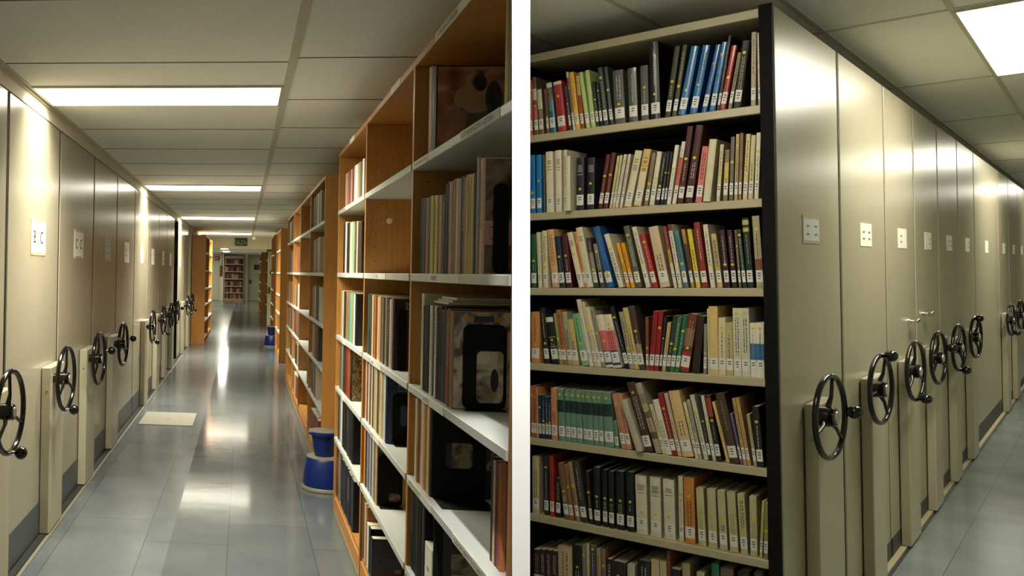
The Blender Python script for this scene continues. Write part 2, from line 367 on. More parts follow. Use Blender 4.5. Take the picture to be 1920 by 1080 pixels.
# ================================================================== MOBILE SHELVING UNITS
def handwheel(t, at, R, knob_deg, spoke_deg, yaw, reach):
    """wheel on a shaft along +x; parts hang from the wheel rim"""
    q = 1.0 if R > .17 else .78
    b = MB(); b.torus(R - 0.012, 0.0125 * q, M_BLACK)
    w = b.build('handwheel', t, smooth=True); w.location = at; w.rotation_euler = (0, 0, math.radians(yaw))
    b = MB(); b.lathe([(0.02, -reach), (0.026, min(-.03, -reach)) if reach > .06 else (.037, -reach), (0.026, -0.058) if reach > .06 else (.0372, -.02), (0.034, -0.056) if reach > .06 else (.0372, -.016), (0.037, -0.012), (0.034, 0.016), (0.027, 0.02)], M_BLACK, axis='x', n=24); b.build('hub', w, smooth=True)
    b = MB(); b.lathe([(0.023, 0.0202), (0.022, 0.0232), (0.012, 0.0236)], M_SILVER, axis='x', n=20); b.build('hub_cap', w, smooth=True)
    for k in range(3):
        a = math.radians(spoke_deg + 120 * k); c, s = math.cos(a), math.sin(a)
        b = MB(); b.tube((-0.01, 0.03 * c, 0.03 * s), (0, 0.075 * c, 0.075 * s), 0.0125 * q, 0.0085 * q, M_BLACK); b.tube((0, 0.073 * c, 0.073 * s), (0, (R - 0.014) * c, (R - 0.014) * s), 0.008 * q, 0.0075 * q, M_BLACK)
        b.build('spoke', w, smooth=True)
    if knob_deg is not None:
        a = math.radians(knob_deg); y, z = (R - 0.012) * math.cos(a), (R - 0.012) * math.sin(a)
        b = MB(); b.tube((0.008 * q, y, z), (0.025 * q, y, z), 0.008 * q, 0.008 * q, M_CHROME); b.ball((0.05 * q * q, y, z), 0.028 * (.9 if q < 1 else 1), M_BLACK); b.build('knob', w, smooth=True)
    return w
def sign(t, v0, v1, z0, z1, kind, text=None, tape=None):
    """paper sign on the panel face; face is at local x = 0 looking +x"""
    b = MB(); b.box(0.0, 0.002, v0, v1, z0, z1, tape or M_PAPER); h = z1 - z0; w = v1 - v0
    if kind == 'plate':
        b.box(0.002, 0.0028, v0, v1, z0 + h * .08, z1 - h * .08, M_PAPER)
        for y in (v0 + .03, v1 - .03):
            for z in (z0 + h * .04, z1 - h * .04): b.tube((0.002, y, z), (0.006, y, z), 0.007, 0.006, M_WHITE, 8)
        for k, ch in enumerate(text * 3): k, e = k % 2, (k // 2 - 1) * .0022; b.text(ch, (0.003 + abs(e) * .05, e + v0 + w * (.15 + .45 * k), z0 + h * .34), (0, 1, 0), (0, 0, 1), h * .34, M_INK)
    else:
        if tape: b.box(0.002, 0.0026, v0 + w * .05, v1 - w * .05, z0 + h * .1, z1 - h * .13, mat('paper_grey', 'c4c6c4', rough=0.6))
        for yy in ((.2, .68) if kind == 'four' else (.25,) if kind == 'two' else (.68,)):
            for zz in (.33, .62):
                b.box(0.0026, 0.003, v0 + w * yy, v0 + w * (yy + .17), z0 + h * (zz - .035), z0 + h * (zz + .035), M_INKG)
                b.box(0.0026, 0.003, v0 + w * (yy + .06), v0 + w * (yy + .09), z0 + h * (zz + .1), z0 + h * (zz + .112), M_INKG)
    b.build('sign', t)
def unit(fr, ux, v0, v1, top, col, hub, wheel, depth, label, group, kick, signs=None, locks=(), carcass=True):
    """one mobile unit; panel face at ux looking +x"""
    t = thing('mobile_shelving_unit', label, 'shelving unit', fr, (ux, v0, 0), group); W = v1 - v0
    b = MB(); g = 0.019; b.cbox(-0.03, 0, g, W - g, 0.012, top, M_PANELL if fr == 'L' else M_PANEL, 0.006); b.build('end_panel', t)
    b = MB(); b.box(-0.03, -0.004, .0004, g - .0003, 0.012, top - .004, M_EDGE); b.box(-0.03, -0.004, W - g + .0003, W - .0004, 0.012, top - .004, M_EDGE); b.build('edge_seal', t)
    if carcass: b = MB(); b.box(-depth, -0.032, g + .012, W - g - .012, 0.02, top - 0.01, M_PANEL if v0 < 3 else M_DARK); b.build('shelf_body', t)
    if kick:
        b = MB(); b.box(0.0, 0.003, kick[0] - v0, kick[1] - v0, 0.015, kick[2], kick[3]); b.build('kick_plate', t)
    if col:
        a, c, ht, pr = col
        b = MB(); b.cbox(0.004, pr, a - v0, c - v0, 0.014, ht, M_COLUMN, 0.004)
        b.tube((pr * .6, a - v0 + 0.0005, ht - .13), (pr * .6, a - v0 - 0.003, ht - .13), .006, .006, M_RAIL, 8); b.build('drive_column', t)
    if wheel:
        R, kd, sd, yaw, off = wheel; handwheel(t, (off, hub[0] - v0, hub[1]), R, kd, sd, yaw, off - (col[3] if col else 0) - 0.001)
    if signs: sign(t, signs[0] - v0, signs[1] - v0, *signs[2:])
    for (y, z) in locks:
        b = MB(); b.lathe([(0.018, 0.0), (0.018, 0.008), (0.008, 0.01), (0.008, 0.035)], M_CHROME, (0.0, y - v0, z), 16, 'x'); b.tube((0.035, y - v0 - .03, z - .004), (0.035, y - v0 + .085, z + .006), .011, .008, M_CHROME)
        b.build('lock_handle', t, smooth=True)
    return t
# --- long aisle
LB = [2.75, 3.955, 5.104, 6.299, 7.466, 8.697, 9.877, 11.203, 12.388, 13.74]
HUB = {0: 3.60, 1: 4.77, 2: 5.88, 3: 7.07, 5: 9.4, 6: 10.68, 7: 11.85, 8: 12.95}
KN = {0: (272, 95), 1: (268, 90), 2: (14, 100), 3: (12, 80), 5: (280, 70), 6: (285, 90), 7: (20, 60), 8: (15, 90)}
LT = [(0, None), (1, ('plate', 'BC')), (2, ('plate', 'CC')), (3, ('four', None)), (4, ('two', None)), (5, ('four', None)), (6, ('four', None)), (7, ('two', None)), (8, ('one', None))]
LL = ['beige mobile shelving unit at the start of the aisle, its sign out of view', 'beige mobile shelving unit whose framed sign reads B C', 'beige mobile shelving unit whose framed sign reads C C', 'beige mobile shelving unit just past the sign C C', 'beige mobile shelving unit without a handwheel, with a curling white paper sign', 'brightly lit beige mobile unit just past the panel without a handwheel', 'beige mobile unit beside the floor hatch, second past the curling paper sign', 'beige mobile unit third past the curling paper sign', 'beige mobile unit next to the open dark gap with books']
GL = 'beige mobile shelving units along the long aisle'
for i in range(9):
    v0, v1 = LB[i], LB[i + 1]; h = HUB.get(i); col = (h - .07, h + .28, 0.945, 0.058) if h else None
    wh = (0.187, KN[i][0], KN[i][1], -4, 0.13) if h else None
    s = LT[i][1]; sg = None
    if s:
        a = v0 + (0.46 if i < 3 else .5); sg = (a, a + (.33 if i < 5 else .3), 1.57, 1.765, s[0], s[1], M_COLUMN if s[0] == 'plate' or i in (3, 5) else None)
    kk = (v0 + .018, v1 - .018, .195, M_KICK)
    unit('L', UP, v0, v1, 2.337, col, (h, 0.879) if h else None, wh, 1.1, LL[i], GL, kk, sg)
FARU = [(14.54, 15.85, 15.6), (15.85, 17.25, 17.0)]
FL2 = ['beige mobile unit just beyond the dark open gap', 'last beige mobile unit before the orange bookcase']
for (v0, v1, h), lb in zip(FARU, FL2):
    unit('L', UP, v0, v1, 2.337, (h - .3, h - .0, 0.945, 0.058), (h - .2, 0.879), (0.186, 300, 90, -5, 0.13), 1.1, lb, GL, None, (v0 + .35, v0 + .6, 1.57, 1.765, 'one', None, None) if v0 < 15.5 else None)
# books that show in the open gap between two units
t = thing('mobile_shelving_unit', 'dark recessed shelving unit seen inside the open gap between beige panels', 'shelving unit', 'L', (UP, 13.8, 0), None)
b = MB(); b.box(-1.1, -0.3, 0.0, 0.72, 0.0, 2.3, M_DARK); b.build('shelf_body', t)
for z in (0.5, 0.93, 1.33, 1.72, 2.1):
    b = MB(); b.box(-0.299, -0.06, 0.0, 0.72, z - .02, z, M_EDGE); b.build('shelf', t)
for k, (z, hx, hh, nm) in enumerate(((1.7205, 'd9b766', .3, 'yellow'), (1.3305, '3d6f86', .33, 'blue'), (.9305, '8a8878', .3, 'grey'))):
    for j in range(3):
        b = MB(); b.box(-0.27, -0.07, 0.22 + .16 * j, 0.36 + .16 * j, z, z + hh, M_CLOTH); o = b.build('box_file', fr='L', loc=(UP, 13.8, 0)); o.color = lin(hx)
        tag(o, '%s box file, %s of three on the %s shelf of the dark open gap' % (nm, ORD[j + 1], ORD[k + 1] if k else 'upper'), 'box file', 'box files in the open gap')
# --- side aisle: closed units beyond the open one
RB = [3.553, 4.577, 5.64, 6.568, 7.551, 8.60, 9.678, 11.77, 12.99, 14.30, 15.24, 16.4]
def pv(px, py, u): return hit('R', px, py, 0, u)[1]
RH = {0: (1557, 782, 1535, 1567), 1: (1652, 730, 1637, 1660), 2: (1717, 696, 1705, 1724), 3: (1760, 671, 1754, 1767), 4: (1798, 652, 1794, 1803), 5: (1830, 632, 1825, 1834), 7: (1896, 600, 1890, 1896), 8: (1914, 590, 1908, 1913)}
RK = {0: (2, 80), 1: (80, 65), 2: (285, 95), 3: (20, 95), 4: (278, 75), 5: (110, 60), 7: (300, 60), 8: (290, 90)}
RL = ['', 'beige mobile unit second from the open bookcase, knob at top of its handwheel', 'brightly lit beige mobile unit third from the open bookcase, with a chrome lock handle', 'beige mobile unit fourth from the open bookcase, with a chrome lock handle', 'beige mobile unit fifth from the open bookcase', 'beige mobile unit sixth from the open bookcase', 'wide beige end panel without handwheel, seventh from the open bookcase', 'beige mobile unit first past the wide panel without handwheel', 'beige mobile unit second past the wide panel without handwheel', 'beige mobile unit third past the wide panel without handwheel', 'beige mobile unit fourth past the wide panel, farthest in the side aisle']
GR = 'beige mobile shelving units along the side aisle'
RSG = {1: 'four', 2: 'two', 3: 'one', 4: 'four', 5: 'one', 6: 'one', 7: 'one', 8: 'one', 9: 'one', 10: None}
def rcol(i):
    if i not in RH: return None, None, None
    hx, hy, a, c = RH[i]; uf = UR + 0.045; yb = hy + 100
    c0, c1 = pv(a, yb, uf), pv(c, yb, uf); uh = UR + 0.08; p = hit('R', hx, hy, 0, uh)
    c0 = max(c0, RB[i] + .02); c1 = min(c1, RB[i + 1] - .02)
    return (c0, c1, 0.985, 0.045), (p.y, p.z), (0.161, RK[i][0], RK[i][1], -6.5, 0.08)
for i in range(1, 11):
    v0, v1 = RB[i], RB[i + 1]; col, hub, wh = rcol(i)
    kk = (v0 + .018, v1 - .018, .10 if i != 6 else .15, M_KICKD)
    lk = [tuple(hit('R', 1703, 602, 0, UR))[1:]] if i == 2 else [tuple(hit('R', 1730, 588, 0, UR))[1:]] if i == 3 else ()
    sg = (v0 + .39 * (v1 - v0), v0 + .39 * (v1 - v0) + .27, 1.582, 1.689, RSG[i], None, None) if RSG[i] else None
    unit('R', UR, v0, v1, 2.408, col, hub, wh, 1.03, RL[i], GR, kk, sg, lk)
# --- the open bookcase: first mobile unit of the side aisle, its shelves facing the camera
RV = 3.553; RX0, RX1 = -1.668, -0.824; RSH = [2.061, 1.734, 1.421, 1.106, 0.792, 0.471, 0.152]
col, hub, wh = rcol(0)
OPEN = unit('R', UR, RB[0], RB[1], 2.408, col, hub, wh, 1.03, 'open grey-beige mobile bookcase full of labelled library books', 'shelving unit', None, (3.92, 4.19, 1.581, 1.689, 'four', None, M_COLUMN), carcass=False)
OPEN['category'] = 'shelving unit'; OPEN['group'] = GR
ox, oy = UR, RB[0]
b = MB(); b.box(RX1 - ox + .0005, -0.0305, 0.0, 1.0, 0.01, 2.405, M_EDGE); b.box(RX1 - ox + .0005, -.0008, -.004, .011, 0.012, 2.408, M_EDGE); b.build('upright', OPEN)
b = MB(); b.box(RX0 - .028 - ox, RX0 - .0005 - ox, 0.0, 1.0, 0.01, 2.405, M_EDGE); b.build('upright', OPEN)
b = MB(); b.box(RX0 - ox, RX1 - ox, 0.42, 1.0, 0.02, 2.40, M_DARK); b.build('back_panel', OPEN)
b = MB(); b.cbox(RX0 - ox, RX1 - ox, 0.0, 0.419, 2.366, 2.398, M_SHELF, .002); b.build('top_panel', OPEN)
for z in RSH:
    b = MB(); b.cbox(RX0 - ox, RX1 - ox, 0.0, 0.419, z - .030, z, M_SHELF, .002); b.box(RX0 - ox, RX1 - ox, .02, .35, z - .034, z - .0305, M_EDGE); b.build('shelf', OPEN)
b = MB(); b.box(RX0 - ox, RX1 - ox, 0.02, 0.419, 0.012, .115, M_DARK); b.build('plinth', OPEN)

# ================================================================== LIBRARY BOOKS
def hexmat(hx, rough=0.5): return mat('cover_' + hx, hx, rough=rough)
def spine_strip(b, t, bulge, z0, z1, off, mt, f0=0.0, f1=1.0):
    """strip that follows the rounded spine (spine faces -y)"""
    n = 4; vs = []
    for k in range(n + 1):
        f = f0 + (f1 - f0) * k / n; x = f * t; y = -bulge * (1 - (2 * f - 1) ** 2) - off
        vs += [(x, y, z0), (x, y, z1)]
    b.add(vs, [(2 * k, 2 * k + 2, 2 * k + 3, 2 * k + 1) for k in range(n)], mt)
def make_book(name, fr, t, d, h, hx, gloss=False, hard=False, bands=(), title=0, label=True, dot=None, front=None, rng=random, lab=(0.022, 0.062)):
    """book standing on its tail: x thickness, -y spine, z up; returns the cover mesh with its parts as children"""
    cov = M_CATAL if gloss == 2 else M_GLOSS if gloss else M_CLOTH; bulge = min(0.004, t * .12) if t > .012 else 0.0006
    bd = min(0.0024, t * .16); b = MB(); n = 4
    prof = [(k / n * t, -bulge * (1 - (2 * k / n - 1) ** 2)) for k in range(n + 1)]
    inn = [(min(max(x, bd), t - bd), bd + .001) for x, y in prof]
    vs = []; fs = []
    ring = prof + [(t, d), (t - bd, d)] + [(t - bd, bd + .001), (bd, bd + .001)] + [(bd, d), (0, d)]
    m = len(ring)
    for z in (0, h): vs += [(x, y, z) for x, y in ring]
    fs = [(k, (k + 1) % m, m + (k + 1) % m, m + k) for k in range(m)]
    # caps: spine web, two boards
    for zo in (0, m):
        web = [zo + k for k in range(n + 1)] + [zo + n + 3, zo + n + 4]
        r = [zo + n, zo + n + 1, zo + n + 2, zo + n + 3]; l = [zo + 0, zo + n + 4, zo + n + 5, zo + n + 6]
        for q in (web, r, l): fs.append(tuple(q if zo else reversed(q)))
    b.add(vs, fs, cov)
    for (a, c, bh) in bands: spine_strip(b, t, bulge, h * a, h * c, .0002, hexmat(bh))
    if title:
        tm = (M_INK, M_GOLD, M_TW)[title % 10 - 1] if title % 10 else M_INK
        z0, z1 = (0.42, 0.9) if not dot or dot < .5 else (0.3, dot - .06)
        z0 += rng.uniform(-.05, .05)
        if title >= 10 and t > .02:            # horizontal lines near the head
            z = h * .84
            for k in range(rng.randint(4, 7)):
                w = rng.uniform(.25, .38); spine_strip(b, t, bulge, z, z + .0022, .0004, tm, .5 - w, .5 + w); z -= rng.choice((.006, .006, .012))
        else:                                    # words running up the spine
            for col in ((.5,) if t < .016 else rng.choice([(.38, .66), (.5,)])):
                z = h * z0
                while z < h * z1:
                    l = rng.uniform(.003, .012); fw = min(.08, .0008 / t + .02)
                    spine_strip(b, t, bulge, z, min(z + l, h * z1), .0004, tm, col - fw, col + fw); z += l + rng.uniform(.0016, .005)
    if front: b.quad((-.0002, .004, .004), (-.0002, d - .004, .004), (-.0002, d - .004, h - .004), (-.0002, .004, h - .004), front)
    o = b.build(name, fr=fr); o.color = lin(hx)
    b = MB(); iz = .003 if hard else .0004; b.box(bd + .0001, t - bd - .0001, bd + .0012, d - iz - .0005, iz, h - iz, M_PAGES); b.build('pages', o)
    if label:
        b = MB(); l0, l1 = lab; spine_strip(b, t, bulge, l0, l1, .0006, M_LABEL, .04, .96)
        c = .5; w = min(.26, .005 / t)
        for k, z in enumerate((.70, .50, .27)):
            if k == 2 and rng.random() < .5: continue
            zz = l0 + (l1 - l0) * z; spine_strip(b, t, bulge, zz, zz + .0034, .0009, M_INK, c - w * (1 if k < 2 else .6), c + w * (1 if k < 2 else .6))
        b.build('spine_label', o)
    if dot:
        b = MB(); z = h * dot; r = min(.0052, t * .42); yy = -bulge - .0008; x = t * rng.uniform(.46, .54)
        vs = [(x + r * math.cos(2 * PI * k / 16), yy, z + r * math.sin(2 * PI * k / 16)) for k in range(16)]; b.add(vs, [tuple(range(16))], M_DOT); b.build('dot_sticker', o)
    return o
# rows measured on the photograph: (left edge at the foot, width, lean of the head, top, colour [, options])
B_ = dict
ROWS = [
 (0, [(18,33,-4,600,'b8604a',B_(title=3)),(52,38,-22,580,'6b5238',B_(bands=((.1,.5,'b0563c'),(.6,.8,'d8ccb0')))),(95,45,-20,665,'6e5a40',B_(bands=((.55,.98,'d8d2c0'),))),(150,25,-22,665,'8a5a4a'),(178,55,-35,620,'1f6a75',B_(bands=((.66,.9,'5a4438'),(.9,.99,'e0dcd0')),dot=0)),(240,80,-40,612,'b0302a',B_(bands=((.93,.99,'e0dcd0'),),dot=.7)),(322,22,-40,645,'3a4a52'),(347,20,-55,535,'d8c8c0',B_(bands=((.3,.9,'8a5a3a'),))),(368,40,-50,540,'e8b840'),(410,30,-45,545,'a8482e',B_(bands=((.6,.95,'d8b870'),))),(445,38,-58,540,'b8cc80',B_(title=0,dot=0)),(485,40,-50,525,'b8cc80',B_(title=0,dot=0)),(528,25,-38,610,'222a28'),(555,25,-35,620,'1a1a18'),(583,42,-50,505,'39453f'),(628,34,-50,500,'39453f'),(668,102,-22,530,'54524c',B_(hard=1,title=3)),(773,85,-16,510,'54524c',B_(hard=1,title=3)),(862,72,-10,490,'54524c',B_(hard=1,title=3)),(936,92,-22,268,'141114',B_(gloss=1,dot=.32,title=3,w='tall glossy black')),(1042,52,75,345,'3a3a24'),(1096,42,82,335,'4a4828'),(1142,75,100,350,'2f6ea8',B_(gloss=1)),(1226,72,100,340,'2f6ea8',B_(gloss=1)),(1318,50,110,335,'2a5f98',B_(gloss=1)),(1370,55,95,315,'2f6ea8',B_(gloss=1)),(1425,26,90,265,'2e3a2a'),(1455,55,90,340,'9c2a2a',B_(gloss=1)),(1515,34,75,390,'8a7a5a'),(1556,70,70,305,'2a2a2e'),(1690,48,5,238,'a89878'),(1742,22,0,235,'a89878')]),
 (220, [(18,26,0,290,'6a3a28'),(47,45,-8,280,'1878b8',B_(dot=.35)),(93,48,-6,278,'1878b8',B_(dot=.55)),(145,14,0,275,'605e58',B_(label=0,dot=0,title=0)),(165,70,-10,255,'e0d6b8',B_(title=11)),(236,60,-6,245,'e0d6b8',B_(title=11)),(298,30,-2,240,'e0d6b8',B_(title=11)),(330,48,-2,292,'d8d0b4',B_(label=0,dot=0,title=0,out=.03)),(388,75,2,300,'1c1a26',B_(title=13,dot=.4)),(468,72,6,300,'1c1a26',B_(title=13,dot=.5)),(556,38,62,275,'5a2018',B_(dot=.6)),(596,42,62,262,'5a2018',B_(dot=.6)),(640,22,60,285,'c8c088'),(662,22,60,280,'c8c088'),(686,26,68,275,'d8c8b8'),(714,26,68,272,'d8c8b8'),(750,70,85,250,'d8ccaa',B_(title=11)),(826,72,78,240,'d2b070',B_(bands=((.03,.6,'d8ccaa'),),title=11)),(902,36,62,265,'8a7a60'),(940,48,60,255,'d6cfb4'),(990,34,60,260,'1c1c1a'),(1026,24,52,250,'1c1c1a'),(1052,20,52,255,'1c1c1a'),(1074,38,64,205,'dcd6c4'),(1114,36,74,178,'dcd0c0',B_(bands=((.3,.75,'c85a48'),))),(1152,56,78,65,'4a2018',B_(dot=.58,title=3)),(1212,72,85,58,'4a2018',B_(dot=.58,title=3)),(1288,62,55,215,'d0756a'),(1358,72,50,165,'d2c8a8',B_(label=0,title=0,dot=0,out=.012)),(1450,34,32,200,'c8bc98'),(1500,44,18,240,'807050',B_(bands=((.3,.75,'c8a860'),))),(1545,36,15,140,'6a6050'),(1585,32,15,120,'b09868'),(1618,28,15,110,'8a6a48'),(1648,42,28,120,'d0c090'),(1692,44,24,130,'c8bc90'),(1738,40,18,110,'d8ceb0',B_(title=1))]),
 (380, [(20,54,-4,235,'1c5a34',B_(title=3)),(78,34,-16,222,'d8cfb0'),(113,46,-12,210,'d8cfa8'),(160,68,-45,205,'d8a878'),(230,58,-42,255,'1c2a40'),(290,56,-42,240,'4a1a20'),(352,56,-90,228,'e0d2b0',B_(title=11)),(408,26,-80,220,'d08840'),(434,64,-84,190,'d8cfae',B_(title=11)),(500,42,-66,265,'3a3428',B_(bands=((.25,.7,'8a8472'),))),(545,38,-60,310,'8a8472',B_(bands=((.0,.4,'4a4a40'),))),(590,68,-112,185,'1e5a98',B_(gloss=1,dot=.25)),(680,50,-112,240,'dcd2b8',B_(title=1,hard=1)),(742,32,-82,305,'e0a020'),(776,34,-82,305,'e0a020'),(815,56,-100,178,'5a5a4a',B_(dot=.85)),(885,46,-108,185,'d8c8b4'),(938,50,-100,240,'a8281c',B_(dot=.85,title=3)),(992,98,-92,185,'cdb898',B_(dot=.6)),(1096,32,-86,180,'8a3a30',B_(bands=((.0,.62,'d8c898'),(.4,.62,'d8c040')))),(1130,40,-84,165,'d0c8b4',B_(bands=((.9,1,'6a2a30'),))),(1172,46,-76,215,'4e7a80'),(1226,32,-76,200,'b08838',B_(bands=((.3,.75,'5a3c20'),))),(1262,42,-70,200,'d8c040'),(1308,58,-68,150,'8a2a24',B_(title=3)),(1370,46,-60,165,'d8ceb2'),(1420,52,-50,235,'c0a878'),(1478,50,-44,205,'3a1a28',B_(title=3,dot=.4)),(1532,48,-40,205,'3a1a28',B_(title=3,dot=.4)),(1584,24,-36,205,'6a5a3a'),(1612,36,-48,200,'1c3a26',B_(dot=.9)),(1650,62,-44,115,'14281e',B_(bands=((.8,.86,'a89a60'),(.9,.97,'b8a870')),hard=1,title=2)),(1716,70,-36,100,'a89a78',B_(bands=((.2,.4,'7a4a38'),)))]),
 (540, [(20,66,-4,180,'c88848'),(90,44,-40,150,'181818',B_(title=3)),(148,60,-52,215,'1a1a18',B_(bands=((.88,.98,'dcd8d0'),(.35,.37,'8a8a84'),(.55,.57,'8a8a84')))),(212,24,-48,190,'8a9a58'),(238,38,-52,165,'b0683e'),(278,42,-50,180,'a0a080'),(322,46,-46,235,'c8b070'),(378,56,-74,195,'7ab080'),(438,30,-100,88,'d8d0bc'),(470,26,-100,105,'c8b890'),(500,32,-92,145,'dcd0b0',B_(label=1)),(534,34,-84,175,'8a8a78'),(570,58,-78,205,'e0d4b8',B_(bands=((.05,.32,'203a78'),(.32,.7,'d0686a')))),(636,66,-78,205,'e0d4b8',B_(bands=((.05,.32,'203a78'),(.32,.7,'d0686a')))),(706,34,-122,140,'161618',B_(title=3)),(742,34,-84,180,'9a9680'),(778,40,-90,150,'c8b070'),(822,48,-84,135,'4a3830',B_(bands=((.1,.4,'a08a60'),),title=3)),(874,22,-4,218,'8a4a30'),(898,38,36,175,'9c1c22',B_(gloss=1)),(938,34,38,175,'9c1c22',B_(gloss=1)),(974,20,42,215,'1a1612'),(996,28,44,260,'c0a878'),(1026,30,58,210,'2a3a28'),(1058,34,58,220,'3a6a4a'),(1094,34,66,205,'1c6a4c'),(1130,72,66,200,'6a3426',B_(bands=((.05,.35,'a83424'),(.45,.75,'8a6a50')))),(1206,58,40,212,'2a1a14',B_(label=0,dot=0,title=0)),(1272,30,4,270,'8a8270'),(1303,12,0,155,'d8cfae'),(1317,76,0,138,'d8b878',B_(title=0)),(1396,56,-4,222,'d8cca0'),(1454,56,0,258,'b8a878'),(1514,62,-10,152,'d0cab0',B_(dot=.92,title=1)),(1580,66,-14,152,'d0cab0',B_(dot=.92,title=1)),(1656,48,-8,262,'e2dcc8',B_(bands=((.28,.62,'3a6a98'),),dot=.9)),(1708,60,-6,262,'e2dcc8',B_(bands=((.28,.62,'3a6a98'),),dot=.9))]),
 (680, [(20,18,0,175,'b86a40'),(40,18,0,190,'a85a38'),(60,15,0,190,'c89060'),(78,21,-8,245,'1c2a4a'),(101,21,-4,255,'1c2a4a'),(124,20,0,262,'1c2a4a'),(146,20,0,280,'20304a'),(170,46,-8,190,'c88860'),(222,50,-20,198,'688c78'),(274,36,-14,202,'688c78'),(312,48,-14,205,'688c78'),(362,44,-20,210,'688c78'),(408,24,-24,214,'688c78'),(434,52,-20,215,'688c78'),(488,40,-22,220,'688c78'),(530,34,-24,222,'688c78'),(566,72,-30,225,'688c78'),(650,30,-20,440,'688c78',B_(bands=())),(690,36,-75,235,'c08868'),(728,40,-78,240,'c88870'),(790,56,-120,275,'b8b09a',B_(label=0,dot=0,title=0,out=.02)),(860,66,-142,150,'4a3028',B_(dot=.85)),(935,50,-160,155,'a89a84',B_(bands=((.7,.84,'8a7a64'),(.5,.6,'6a5c48'),(.2,.3,'5a5040')),label=0)),(990,28,-104,315,'d0c090'),(1022,46,-104,280,'d8d2c0'),(1078,40,-112,230,'8a1c1c',B_(dot=.75,title=3)),(1122,30,-110,232,'c0a890'),(1156,86,-110,215,'d8b880'),(1252,24,-96,300,'d8cca0'),(1278,24,-94,280,'a8a890'),(1316,34,-110,245,'d0c8b0'),(1352,24,-95,248,'2a2a2a',B_(dot=.6)),(1380,26,-92,250,'c8c0b0'),(1410,40,-90,250,'1c1a18',B_(bands=((.68,.97,'9a3824'),),dot=.62)),(1486,22,-112,295,'d8b870',B_(label=0)),(1512,72,-112,235,'4a3428',B_(title=2,dot=0)),(1590,20,-84,385,'6a5a8a'),(1614,24,-90,270,'b09060'),(1642,26,-92,270,'c09860'),(1690,24,-58,390,'a89878'),(1718,50,-42,330,'1a1a1c',B_(dot=.75))]),
 (810, [(20,62,-2,185,'c8b48c'),(104,42,-6,190,'20242a'),(150,40,-10,185,'a8281c'),(194,44,-6,350,'1a1614'),(245,48,-50,235,'7a5a40'),(296,40,-52,250,'8a6040'),(340,40,-66,230,'9a8060'),(384,60,-68,230,'3a3830'),(448,32,-36,300,'2a1614',B_(dot=.6)),(484,58,0,270,'101a16',B_(dot=.5)),(546,44,0,290,'101a16',B_(dot=.5)),(594,50,0,300,'101a16',B_(dot=.5)),(650,72,0,300,'101a16',B_(dot=.5)),(726,70,0,305,'101a16',B_(dot=.5)),(802,104,-14,328,'d8cfb4',B_(title=11,dot=.38)),(910,98,-10,340,'d8cfb4',B_(title=11,dot=.38)),(1012,104,-14,358,'d8cfb4',B_(title=11,dot=.38)),(1120,42,-10,336,'cfc6a8'),(1166,96,-14,345,'c88038',B_(title=1)),(1268,70,-22,425,'bdb489'),(1342,82,-16,432,'bdb489'),(1428,72,-24,445,'bdb489'),(1504,78,-28,455,'bdb489'),(1586,66,-30,470,'bdb489'),(1656,66,-10,488,'bdb489'),(1726,24,18,525,'b8b468'),(1758,36,6,540,'8a8850')]),
 (810, [(20,50,0,885,'3a2a24'),(72,42,0,885,'3a2a24'),(116,42,0,890,'3a2a24'),(160,46,0,895,'3a2a24'),(208,106,0,860,'c8b48a'),(316,70,0,850,'1a1a18'),(390,24,0,850,'8a8a80'),(418,24,0,840,'c8b890'),(445,50,0,860,'4a4a44',B_(dot=.95)),(500,28,0,880,'b09878'),(530,34,0,890,'8a6a58'),(570,40,0,960,'1a1816'),(612,110,0,970,'2a201a'),(728,58,0,1000,'c8bca0'),(805,95,0,965,'1a1a1a'),(908,62,0,960,'c8b48c'),(974,50,0,975,'c8b48c'),(1028,22,0,880,'8a4a30'),(1054,80,0,1030,'1a1614'),(1140,60,0,990,'a89a78'),(1250,60,0,1060,'c0b088'),(1362,60,0,990,'1c6a54'),(1430,100,0,1020,'6a5a48'),(1560,90,0,1050,'2a2a24'),(1680,70,0,1060,'5a4a3a')]),
]
RNAME = ['top shelf', 'second shelf down', 'third shelf down', 'fourth shelf down', 'fifth shelf down', 'sixth shelf down', 'lowest shelf in view']
def corners(x, z, t, h, a):
    """foot-left corner of a leaning rectangle whose lowest corner is at height z; a > 0 leans right"""
    c, s = math.cos(a), math.sin(a); ux, wx = (c, -s), (s, c)
    zz = z + (t * s if a > 0 else 0)
    P = [(x, zz), (x + t * ux[0], zz + t * ux[1]), (x + t * ux[0] + h * wx[0], zz + t * ux[1] + h * wx[1]), (x + h * wx[0], zz + h * wx[1])]
    return P
def sep(P, Q):
    """signed gap between two convex quads measured by shifting Q along +x (positive: they overlap by that much)"""
    lo = max(min(p[1] for p in P), min(q[1] for q in Q)); hi = min(max(p[1] for p in P), max(q[1] for q in Q)); best = -9
    def span(R, z):
        xs = []
        for k in range(4):
            (x0, z0), (x1, z1) = R[k], R[(k + 1) % 4]
            if abs(z1 - z0) < 1e-9:
                if abs(z0 - z) < 1e-9: xs += [x0, x1]
            elif min(z0, z1) - 1e-9 <= z <= max(z0, z1) + 1e-9: xs.append(x0 + (x1 - x0) * (z - z0) / (z1 - z0))
        return (min(xs), max(xs)) if xs else None
    if hi <= lo: return -9
    for z in [lo, hi] + [q[1] for q in P + Q if lo < q[1] < hi]:
        a, c = span(P, z), span(Q, z)
        if a and c: best = max(best, a[1] - c[0])
    return best
rr = random.Random(11)
